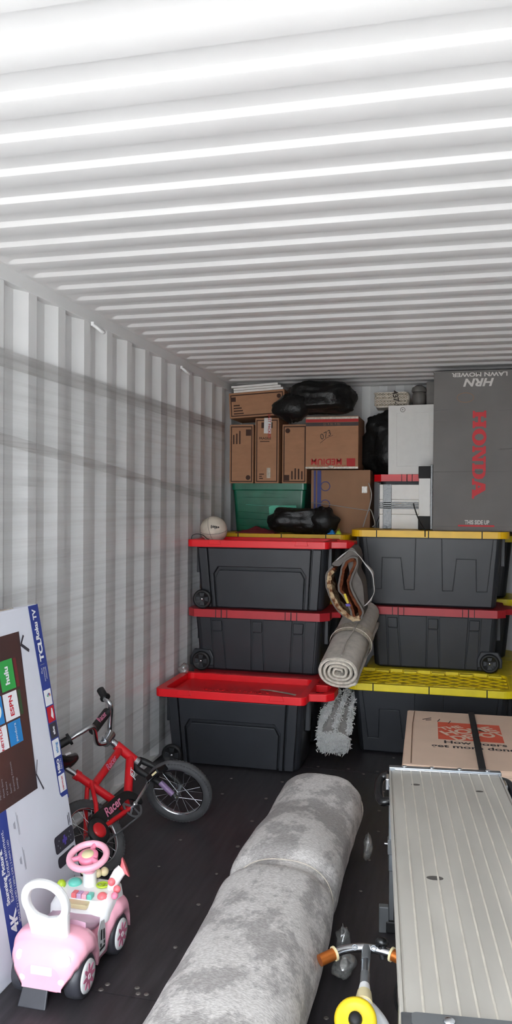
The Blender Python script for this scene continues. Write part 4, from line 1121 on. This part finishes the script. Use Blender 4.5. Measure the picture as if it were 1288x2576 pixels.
Pg = catmull([(-.05, .12, 0), (-.035, .185, 0), (.02, .215, 0), (.12, .232, 0), (.215, .246, 0), (.268, .232, 0), (.300, .192, 0), (.285, .165, 0), (.235, .208, 0), (.15, .190, 0), (.05, .165, 0), (.03, .125, 0), (.0, .098, 0)], 4, True)
gd = MB().prism([(p.x, p.y) for p in Pg], .036, .046, None, TB).build('chain_guard', 'blackgloss', t, bevel=.003)
lettering('Racer', .046, 'decal', gd, frame3(B(.125, .207, .0475), (bt*.98+bu*.2).normalized(), (bu*.98-bt*.2).normalized(), bn), 'decal', .0012, .35, 1.05)
Tr = frame3(B(0, .153, .048), bt, bu, bn)
MB().lathe([(.030, 0), (.030, .004), (.026, .008), (.010, .010), (.002, .010)], 28, Tr).build('hub_cover', 'bikered', t)
MB().lathe([(.050, -.006), (.050, .0), (.030, .002)], 28, Tr).build('sprocket_cover', 'black', t)
MB().tube([B(.0, .102, .03), B(.24, .128, .03)], .004, 6).build('chain', 'steel', t)
# fork, stem and handlebar
crown = B(.455, .335)
fk = MB()
topb = FC+upw*.165
for s_ in (-1, 1):
    fk.tube(catmull([crown-ax*s_*.0, crown-ax*s_*.030-upw*.006, FC-ax*s_*.038+upw*.10+(crown-topb)*.55, FC-ax*s_*.038+upw*.05+(crown-topb)*.2, FC-ax*s_*.040], 5), [.015]*8+[.013]*9+[.011]*4, 10)
fk.build('fork', 'black', t)
for s_ in (1,):
    MB().tube([FC-ax*s_*.046+upw*.085+(crown-topb)*.35, FC-ax*s_*.048+upw*.02+(crown-topb)*.05], .0125, 10).build('fork_decal', 'purple', t)
O_ = Vector((GX, GY, 0))
stem = Vector((-1.432, 3.268, .385))-O_; hdir = (head_t-head_b).normalized()
stem = head_t+hdir*.045
MB().tube([head_t, stem], .0125, 12).build('stem', 'chrome', t)
MB().tube([stem-ax*.034, stem+ax*.034], .021, 12).build('stem_clamp', 'chrome', t)
for q in (-1, 1):
    MB().ball(stem+hdir*.018+ax*q*.018, .008, n=10, m=6).build('clamp_bolt', 'chrome', t)
nb = -ax                                                                        # towards the door
NG, FG = Vector((-1.539, 3.05, .424))-O_, Vector((-1.518, 3.322, .555))-O_
bars = catmull([NG, Vector((-1.500, 3.075, .448))-O_, Vector((-1.468, 3.125, .460))-O_, stem+nb*.065+hdir*.03, stem+nb*.03, stem, stem-nb*.03, stem-nb*.055+hdir*.02, Vector((-1.468, 3.300, .505))-O_, FG+Vector((.02, -.02, -.02)), FG], 5)
hb_ = MB().tube(bars, .0105, 12).build('handlebar', 'chrome', t)
d0 = (bars[0]-bars[8]).normalized(); d1 = (bars[-1]-bars[-8]).normalized()
MB().tube([bars[0]-d0*.0, bars[0]+d0*.045, bars[0]+d0*.09], [.017, .0165, .017], 12).build('grip', 'black', hb_)
MB().tube([bars[0]-d0*.006, bars[0]+d0*.004], .025, 14).build('grip_flange', 'black', hb_)
MB().tube([bars[-1]-d1*.03, bars[-1]+d1*.02], [.0165, .017], 12).build('grip', 'black', hb_)
MB().tube([bars[-1]-d1*.034, bars[-1]-d1*.026], .023, 14).build('grip_flange', 'black', hb_)
ca, cb = bars[12], bars[-13]
pd = MB().tube([ca+hdir*.012, cb+hdir*.02], .020, 12).build('crossbar_pad', 'black', t)
dd = (cb-ca).normalized(); vv = (Vector((.24, -.97, .3))-dd*Vector((.24, -.97, .3)).dot(dd)).normalized()
lettering('Racer', .034, 'decal', pd, frame3((ca+cb)/2+hdir*.016+vv*.0215, dd, vv.cross(dd), vv), 'decal', .0006, .3, .9)

# ------------------------------------------------------------------ pink ride-on car
CX, CY = -1.108, 2.035
t = thing('ride_on_car', 'pale pink toddler ride-on car with white backrest', 'toy car', (CX, CY, 0))
prof = [(0.0, .060, .115), (.008, .088, .145), (.025, .104, .168), (.055, .113, .185), (.09, .116, .186), (.12, .112, .176), (.15, .100, .150), (.19, .092, .140), (.225, .094, .152), (.26, .106, .172), (.30, .115, .180), (.34, .114, .176), (.38, .104, .160), (.41, .085, .130), (.425, .06, .105)]
def pv(y, c):
    for a, b in zip(prof, prof[1:]):
        if a[0] <= y <= b[0]:
            u = (y-a[0])/(b[0]-a[0]); u = u*u*(3-2*u); return a[c]+(b[c]-a[c])*u
    return prof[-1][c]
mb = MB(); rings = []; NN = 60
for j in range(NN+1):
    y = .425*j/NN; w = pv(y, 1); zt = pv(y, 2); zb = .048
    for yw in (.072, .305):
        d = abs(y-yw)
        if d < .072: zb = max(zb, .058+math.sqrt(.072**2-d*d)*.98)
    zb = min(zb, zt-.03)
    ring = []
    for k in range(33):
        a = PI*k/32; ca, sa = math.cos(a), math.sin(a)
        ring.append((w*math.copysign(abs(ca)**.45, ca)*(1-.10*abs(sa)**2), y, zb+(zt-zb)*abs(sa)**.62))
    rings.append(ring)
mb.loft(rings); body = mb.build('body', 'pink', t)
MB().box(-.05, .05, .01, .40, .035, .085).build('underbody', 'pinkd', t, bevel=.01)
mb = MB(); rings = []
for j in range(11):
    u = j/10; y = .115+.115*u
    z = .187-.040*math.sin(min(1, u*1.25)*PI/2)+.010*u
    rings.append([(x_, y, z+dz) for x_, dz in ((-.078, -.02), (-.078, 0), (-.05, .004), (0, .002), (.05, .004), (.078, 0), (.078, -.02))])
mb.loft(rings, smooth=True); mb.build('seat', 'mauve', t)
# wheels
for x, y, nm in ((.106, .072, 'rear'), (-.106, .072, 'rear'), (.106, .305, 'front'), (-.106, .305, 'front')):
    s_ = 1 if x > 0 else -1
    T = frame3((x-s_*.05, y, .061), (0, s_, 0), (0, 0, 1), (s_, 0, 0))
    w = MB().lathe([(.02, 0), (.052, 0), (.060, .006), (.061, .024), (.058, .044), (.050, .050), (.046, .049), (.0, .049)], 36, T).build('wheel', 'greywheel', t)
    MB().lathe([(.0455, .0485), (.0440, .0525), (.03, .0535), (.0, .0535)], 36, T).build('wheel_disc', 'whitepl', w)
    fp = []
    for k in range(72):
        a = 2*PI*k/72; r_ = .027+.010*math.cos(8*a); fp.append((r_*math.cos(a), r_*math.sin(a)))
    MB().prism(fp, .0536, .0546, None, T).build('flower', 'pinkd' if False else 'decal', w)
    MB().ring(ell(0, 0, .008, .008, 16), ell(0, 0, .005, .005, 16), .0546, .0556, None, T).build('flower_centre', 'whitepl', w)
    MB().tube([(s_*.02, y, .061), (s_*.07, y, .061)], .008, 8).build('axle', 'greywheel', w)
# backrest ring
def br(a, b, c): return (a, .062-(b-.15)*.28-c, b*.985)
mb = MB(); n = 48; zc = .283
outp, inp = [], []
for k in range(n):
    a = 2*PI*k/n; ca, sa = math.cos(a), math.sin(a)
    outp.append((.072*math.copysign(abs(ca)**.9, ca), zc+.074*sa)); inp.append((.050*math.copysign(abs(ca)**.9, ca), zc+.050*sa))
mb.ring(outp, inp, -.013, .013, br, smooth=False)
mb.prism([(-.056, .12), (.056, .12), (.058, .19), (.066, .25), (.060, .262), (.035, .243), (0, .234), (-.035, .243), (-.060, .262), (-.066, .25), (-.058, .19)], -.0125, .0125, br)
mb.build('backrest', 'whitepl', t, bevel=.008, seg=3)
# console
mb = MB(); rings = []
for z, gx, y0_, y1_ in ((.135, .094, .205, .345), (.165, .096, .212, .365), (.192, .090, .225, .365), (.200, .078, .238, .352)):
    rings.append([(a, b, z-(.012 if b < .26 else 0)*(1 if z > .18 else 0)) for a, b in rrect(-gx, gx, y0_, y1_, .028, 5)])
mb.loft(rings, smooth=True); cs = mb.build('console', 'whitepl', t)
es = cs.modifiers.new('split', 'EDGE_SPLIT'); es.split_angle = math.radians(50)
MB().box(-.035, .035, .206, .243, .172, .186, Matrix.Rotation(.0, 4, 'X')).build('console_panel', 'cream', cs, bevel=.003)
MB().ball((-.053, .312, .198), .022, .022, .014, 20, 10).build('dome_button', 'tealp', cs)
MB().tube([(-.088, .288, .165), (-.088, .288, .19)], .008, 10).build('knob_stem', 'lime', cs); MB().ball((-.088, .288, .200), .014, n=16, m=10).build('knob', 'lime', cs)
for q, m_ in enumerate(('coral', 'lilac', 'pink', 'tealp')): MB().box(-.030+.017*q, -.014+.017*q, .236, .262, .188, .203).build('music_key', m_, cs, bevel=.003)
MB().torus(.017, .0035, 28, 8, Matrix.Translation((.040, .312, .202))).build('ring_button', 'lime', cs); MB().box(.034, .046, .300, .324, .198, .205).build('button_mark', 'lime', cs, bevel=.003)
MB().ball((.062, .262, .192), .016, .016, .012, 18, 10).build('push_button', 'coral', cs)
MB().tube([(.070, .312, .19), (.082, .312, .225), (.092, .318, .243), (.100, .326, .252)], [.016, .018, .019, .017], 14).build('mirror_arm', 'whitepl', cs)
dv = Vector((.75, .35, .35)).normalized(); T = frame3((.098, .326, .252), dv.orthogonal().normalized(), dv.cross(dv.orthogonal().normalized()), dv)
MB().lathe([(.012, 0), (.020, .006), (.030, .012), (.031, .015), (.0, .014)], 28, T).build('mirror_horn', 'coral', cs)
MB().ball((.079, .292, .225), .012, n=14, m=8).build('bead', 'coral', cs); MB().ball((.100, .268, .196), .011, n=14, m=8).build('bead', 'pinkd', cs); MB().ball((.098, .290, .205), .012, n=14, m=8).build('bead', 'coral', cs)
# steering wheel
tl_ = .30; T = frame3((-.004, .300, .292), (1, 0, 0), (0, math.cos(tl_), math.sin(tl_)), (0, -math.sin(tl_), math.cos(tl_)))
sw = MB().torus(.057, .0105, 40, 12, T).build('steering_wheel', 'pinkd' if False else 'pink', t)
MB().lathe([(.012, -.03), (.030, -.012), (.032, .004), (.022, .008), (.0, .008)], 26, T).build('wheel_hub', 'pinkd', sw)
MB().lathe([(.019, .008), (.017, .012), (.0, .013)], 24, T).build('horn_disc', 'cream', sw)
for a in (-.5, PI+.5, PI/2): MB().tube([(.02*math.cos(a), .02*math.sin(a), 0), (.055*math.cos(a), .055*math.sin(a), 0)], .008, 8, T=T).build('wheel_spoke', 'pinkd', sw)
MB().tube([(-.004, .306, .27), (-.004, .312, .235)], .017, 16).build('column', 'pink', sw); MB().tube([(-.004, .312, .24), (-.004, .316, .195)], .021, 16).build('column_base', 'whitepl', sw)
for x_, y_ in ((-.038, .345), (.028, .352), (.012, .336)): MB().ball((x_, y_, .225), .014, n=12, m=8).build('rattle_bead', 'cream', cs)
# lamps, plate, sticker, tail flap
for s_ in (-1, 1):
    MB().ball((s_*.072, .012, .128), .012, .008, .018, 14, 10).build('tail_lamp', 'whitepl', t)
    MB().ball((s_*.058, .004, .075), .011, .006, .011, 14, 10).build('reflector', 'whitepl', t)
MB().box(-.032, .032, -.003, .008, .088, .112).build('number_plate', 'whitepl', t, bevel=.003)
st = MB().prism([(.165, .062), (.212, .062), (.222, .12), (.212, .150), (.185, .156), (.168, .13)], .0, .0015, lambda a, b, c: (.0905+c+.004*(1 if b < .1 else 0), a, b)).build('sticker', 'foil', t)
for a0, a1, b0, b1 in ((.178, .185, .105, .135), (.196, .203, .10, .13), (.172, .205, .075, .082), (.175, .182, .085, .095), (.198, .204, .086, .095)):
    MB().prism(rect(a0, a1, b0, b1), 0, .001, lambda a, b, c: (.0965+c, a, b)).build('sticker_mark', 'black', st)
MB().prism([(-.065, .0), (.02, .0), (.018, .05), (-.058, .05)], 0, .010, lambda a, b, c: (a, -.006+.02*b/.05-c, b)).build('tail_flap', 'greywheel', t, bevel=.003)

# ------------------------------------------------------------------ orange-logo carton on the floor, strap
t = carton('moving_carton', 'pale moving carton with orange square logo lying behind the work platform', (.075, 3.29, 0), .57, .87, .36, 'cardpale', (0, 0, .035), flaps=False, bulge=.012)
MB().box(-.281, .281, .003, .866, .358, .364).build('top_flap', 'cardpale', t, bevel=.003)
MB().tube([(-.25, .02, .364), (-.253, .3, .365), (-.255, .6, .365), (-.25, .85, .364)], .0022, 5).build('fold_line', 'cardedge', t)
MB().tube([(-.275, -.004, .345), (0, -.006, .343), (.275, -.004, .345)], .004, 6).build('flap_edge', 'cardpale', t)
zt_ = .3648
TL = lambda x, y, h=zt_: frame3((x, y, h), (1,0,0), (0,1,0), (0,0,1))
lg = MB().flat(rect(-.14, .14, .385, .672), zt_).build('logo', 'printorange', t)
RT = TL(.0, .528, zt_+.0006) @ Matrix.Rotation(.52, 4, 'Z')
lettering('THE', .060, 'cardpale', lg, RT @ Matrix.Translation((-.045, .085, 0)), bold=.002)
lettering('HOME', .098, 'cardpale', lg, RT @ Matrix.Translation((0, .012, 0)), bold=.0035, sx=.98, space=.95)
lettering('DEPOT', .098, 'cardpale', lg, RT @ Matrix.Translation((0, -.072, 0)), bold=.0035, sx=.86, space=.95)
lettering('How doers', .058, 'printblack', t, TL(.015, .347), bold=.0012); lettering('get more done', .058, 'printblack', t, TL(.005, .283), bold=.0012)
for a_, b_, c_, d_ in ((-.21, .70, -.17, .735), (-.195, .69, -.17, .70), (-.14, .68, -.13, .72), (-.09, .655, -.08, .70)): MB().tube([(a_, b_, zt_), (c_, d_, zt_)], .002, 5).build('marker_line', 'marker', t)
st = MB(); pth = [(0, -.018, .0), (0, -.018, .362), (0, -.008, .371), (0, .87, .371), (0, .882, .362), (0, .882, .0)]
vs_ = []
for x_, y_, z_ in pth: vs_ += [(x_-.014, y_, z_), (x_+.014, y_, z_)]
st.add(vs_, [(2*i, 2*i+1, 2*i+3, 2*i+2) for i in range(len(pth)-1)])
so_ = st.build('lashing_strap', 'blackmatte', t); so_.location = (.023, 0, 0); so_['label'] = 'black webbing strap'
sd = so_.modifiers.new('thick', 'SOLIDIFY'); sd.thickness = .003; sd.offset = 0

# ------------------------------------------------------------------ aluminium work platform
PW, PL, PZ = .352, 1.345, .508
t = thing('work_platform', 'aluminium folding work platform with ribbed deck', 'platform', (-.083, 1.425, 0), (0, 0, .097))
MB().box(0, PW, 0, PL, PZ-.022, PZ-.003).build('deck', 'alu', t, bevel=.003)
for i in range(11):
    x0 = .003+i*(PW-.006)/11
    MB().box(x0+.0012, x0+(PW-.006)/11-.0012, .012, PL-.012, PZ-.004, PZ).build('deck_strip', 'alu', t, bevel=.0012)
for i in range(10):
    x0 = .003+(i+1)*(PW-.006)/11
    MB().tube([(x0, .014, PZ), (x0, PL-.014, PZ)], .0026, 6).build('deck_rib', 'alurib', t)
for s_, x in ((0, -.006), (1, PW)):
    MB().box(x, x+.006, 0, PL, PZ-.065, PZ).build('side_rail', 'alu', t, bevel=.0015)
fr_ = MB().box(-.006, PW+.006, PL-.014, PL+.010, PZ-.06, PZ+.010).build('end_rail', 'steel', t, bevel=.003)
MB().box(.012, PW-.004, PL-.019, PL-.013, PZ, PZ+.006).build('rail_lip', 'chrome', fr_, bevel=.002)
for q in range(4): MB().ball((.045+q*.09, PL-.002, PZ+.011), .010, .008, .004, 12, 6).build('rivet', 'chrome', fr_)
nr = MB().box(-.006, PW+.006, -.045, .012, PZ-.06, PZ+.006).build('end_rail', 'steel', t, bevel=.003)
MB().prism(rrect(.012, .30, -.03, .008, .010), PZ+.006, PZ+.009).build('grip_pad', 'gunmetal', nr)
MB().ball((.075, -.012, PZ+.010), .011, .011, .006, 14, 6).build('rivet', 'chrome', nr)
for x, y, r_ in ((.075, 1.20, .014), (.268, 1.17, .012), (.090, .55, .020)):
    MB().prism(ell(x, y, r_, r_*.55, 14), PZ+.0002, PZ+.0006).build('scuff_mark', 'aluspot', t)
for s_, x in ((-1, .004), (1, PW-.004)):
    for y, dy in ((PL-.075, .0), (.10, -.0)):
        lg = MB().box(x-.011, x+.011, y-.014, y+.014, .20, PZ-.03).build('leg', 'steel', t, bevel=.003)
        MB().box(x-.008, x+.008, y-.011, y+.011, .035, .30).build('leg_extension', 'gunmetal', lg, bevel=.002)
        MB().box(x-.014, x+.014, y-.017, y+.017, .255, .305).build('leg_lock', 'gunmetal', lg, bevel=.003)
        MB().tube([(x+s_*.008, y, .285), (x+s_*.024, y, .285)], .004, 8).build('lock_pin', 'chrome', lg)
        MB().box(x-.018, x+.018, y-.022, y+.022, 0., .04).build('foot', 'black', lg, bevel=.005)
        MB().tube([(x-s_*.006, y-.018*(-1 if y > .5 else 1)*-1, .30), (x-s_*.006, y+(.26 if y < .5 else -.26), PZ-.035)], .0065, 8).build('leg_brace', 'steel', lg)
for y in (PL-.075, .10):
    MB().tube([(.004, y, .09), (PW-.004, y, .09)], .008, 10).build('cross_bar', 'steel', t)
    MB().box(-.036, -.004, y-.02, y+.006, 0, .085).build('stabiliser', 'gunmetal', t, bevel=.003)
for s_, x in ((-1, -.006), (1, PW+.006)):
    MB().tube(catmull([(x, PL-.005, PZ-.02), (x+s_*.024, PL-.002, PZ-.030), (x+s_*.034, PL-.03, PZ-.048), (x+s_*.032, PL-.075, PZ-.068), (x+s_*.022, PL-.105, PZ-.075), (x, PL-.105, PZ-.07)], 5), .014, 12).build('carry_handle', 'blackgloss', t)
    MB().box(min(x, x+s_*.012), max(x, x+s_*.012), PL-.07, PL-.015, PZ-.05, PZ-.012).build('hinge_plate', 'chrome', t, bevel=.003)

# ------------------------------------------------------------------ toddler scooter lying by the platform
t = thing('toddler_scooter', 'small scooter with chrome bar, copper grips and yellow wheel beside the work platform', 'scooter', (-.215, 2.0, 0))
def S(x, y, z): return Vector((x+.215, y-2.0, z))
bar_ = catmull([S(-.318, 2.148, .195), S(-.285, 2.172, .202), S(-.229, 2.188, .206), S(-.17, 2.182, .203), S(-.125, 2.166, .197)], 6)
h_ = MB().tube(bar_, .0115, 14).build('handlebar', 'chrome', t)
d0 = (bar_[0]-bar_[4]).normalized(); d1 = (bar_[-1]-bar_[-5]).normalized()
MB().tube([bar_[2]+d0*.0, bar_[2]+d0*.046], .0155, 14).build('grip', 'copper', h_); MB().tube([bar_[-6], bar_[-6]+d1*.085], .0155, 14).build('grip', 'copper', h_)
MB().tube([bar_[2]-d0*.003, bar_[2]+d0*.003], .019, 14).build('grip_ring', 'cream', h_); MB().tube([bar_[-6]-d1*.003, bar_[-6]+d1*.003], .019, 14).build('grip_ring', 'cream', h_)
for p in (bar_[9], bar_[14]): MB().torus(.0065, .0015, 16, 6, frame3(p+Vector((0, -.010, .007)), (1,0,0), (0,.6,.8), (0,-.8,.6))).build('weld_mark', 'steel', h_)
pb_ = bar_[16]
bl_ = MB().tube([pb_+Vector((-.004, 0, .012)), pb_+Vector((.004, -.004, -.018))], .008, 10).build('bell_bracket', 'black', h_); MB().ball(pb_+Vector((0, .004, .02)), .018, .012, .014, 16, 10).build('bell', 'blackgloss', bl_)
MB().tube([S(-.229, 2.186, .206), S(-.226, 2.14, .197)], .0125, 14).build('stem', 'gunmetal', t)
MB().tube([S(-.226, 2.145, .198), S(-.222, 2.09, .188)], .0115, 14).build('stem_tube', 'steel', t)
MB().tube([S(-.222, 2.095, .189), S(-.219, 2.05, .181)], .0125, 14).build('stem_sleeve', 'gunmetal', t)
MB().tube([S(-.219, 2.055, .182), S(-.217, 2.025, .177)], [.013, .017], 14).build('clamp', 'whitepl', t)
MB().tube([S(-.217, 2.030, .178), S(-.215, 1.995, .172)], [.018, .023], 16).build('collar', 'cream', t)
MB().tube(catmull([S(-.215, 2.005, .173), S(-.214, 1.985, .160), S(-.214, 1.965, .140), S(-.215, 1.94, .10)], 5), .0205, 16).build('head_tube', 'whitepl', t)
MB().tube(catmull([S(-.212, 1.995, .168), S(-.192, 2.012, .140), S(-.168, 2.030, .095), S(-.145, 2.03, .03)], 5), .0185, 16).build('frame_tube', 'whitepl', t)
MB().tube(catmull([S(-.236, 2.0, .170), S(-.245, 1.98, .160), S(-.243, 1.955, .150)], 5), .009, 10).build('fender', 'cream', t); MB().box(-.036, -.024, -.04, -.018, .145, .162).build('fender_clip', 'yellowpl', t, bevel=.002)
T = frame3(S(-.229, 1.952, .155), (1,0,0), (0, .75, .66), (0, -.66, .75)) @ Matrix.Diagonal((.85, .85, .85, 1))
w = MB().lathe([(.012, -.02), (.05, -.02), (.060, -.012), (.060, .008), (.052, .016), (.040, .012), (.020, .010), (.0, .010)], 36, T).build('wheel', 'yellowpl', t)
MB().lathe([(.020, .010), (.018, .022), (.010, .026), (.0, .026)], 18, T).build('wheel_cap', 'black', w)
MB().tube([S(-.285, 1.945, .125), S(-.165, 1.945, .125)], .010, 10).build('axle', 'whitepl', t)
MB().box(-.05, .05, -.10, -.02, .0, .06).build('footboard', 'whitepl', t, bevel=.012)

# film scraps, beige cushion under the platform
def scrap(label, c, r, seed):
    mb = MB(); rings = []
    for i in range(13):
        th = max(.05, min(PI-.05, PI*i/12))
        rings.append([(c[0]+r[0]*math.sin(th)*math.cos(p)*(1+.5*noise.noise(Vector((math.cos(p)*2, th*2, seed)))), c[1]+r[1]*math.sin(th)*math.sin(p)*(1+.5*noise.noise(Vector((th*2, math.sin(p)*2, seed)))), max(.001, c[2]-r[2]*math.cos(th)*(1+.5*noise.noise(Vector((seed, math.cos(p)*2, th*3)))))) for p in [2*PI*k/18 for k in range(18)]])
    mb.loft(rings, cap=False); return tag(mb.build('film_scrap', 'scrap'), label, 'plastic scrap')
scrap('loose clear film scrap on the floor below the copper grip', (-.318, 2.395, .032), (.034, .045, .03), 1.3)
scrap('torn clear film tail sticking out beside the grey rug above the copper grip', (-.335, 2.50, .045), (.022, .03, .042), 4.3)
scrap('torn clear film tail beside the far end of the grey rug', (-.335, 3.20, .05), (.018, .05, .045), 7.3)
scrap('crumpled clear film caught behind the bright red lid by the ribbed wall', (-1.535, 4.475, .435), (.03, .03, .03), 9.3)
tag(MB().tube(catmull([(-1.555, 4.66, 1.178), (-1.553, 4.67, 1.197), (-1.53, 4.68, 1.206), (-1.495, 4.69, 1.200), (-1.462, 4.67, 1.180), (-1.445, 4.655, 1.178)], 5), .0022, 6).build('thin_cord', 'blackmatte'), 'thin black cord looped over the topmost red lid in front of the ball', 'cord')
t = thing('canvas_bundle', 'small beige canvas bundle on the floor under the work platform', 'bundle', (-.10, 2.22, 0))
mb = MB(); rings = []
for i in range(15):
    th = max(.05, min(PI-.05, PI*i/14)); rings.append([(.05*math.sin(th)*math.cos(p)*(1+.25*noise.noise(Vector((math.cos(p), th, 3)))), .09*math.sin(th)*math.sin(p), max(0, .07-.07*math.cos(th)*(1+.2*noise.noise(Vector((math.sin(p)*2, th*2, 1)))))) for p in [2*PI*k/24 for k in range(24)]])
mb.loft(rings); mb.build('canvas', 'beige', t)
MB().tube([(.055*math.cos(2*PI*k/24), 0, max(.002, .07+.074*math.sin(2*PI*k/24))) for k in range(24)], .004, 6, loop=True).build('tie', 'blackmatte', t)

# ------------------------------------------------------------------ measured units to metres
# loose things were laid out in a tape unit of 1.18 m (1.032 m for the pile against the end wall, which rests on the tote lids)
for o in list(col.objects):
    g = UNITS.get(o.name)
    if o.parent is not None or g in (None, 'shell'): continue
    k = 1.18 if g == 'floor' else 1.032
    o.location = Vector(o.location)*k+Vector((0, 0, 0 if g == 'floor' else .207))
    o.scale = Vector(o.scale)*k
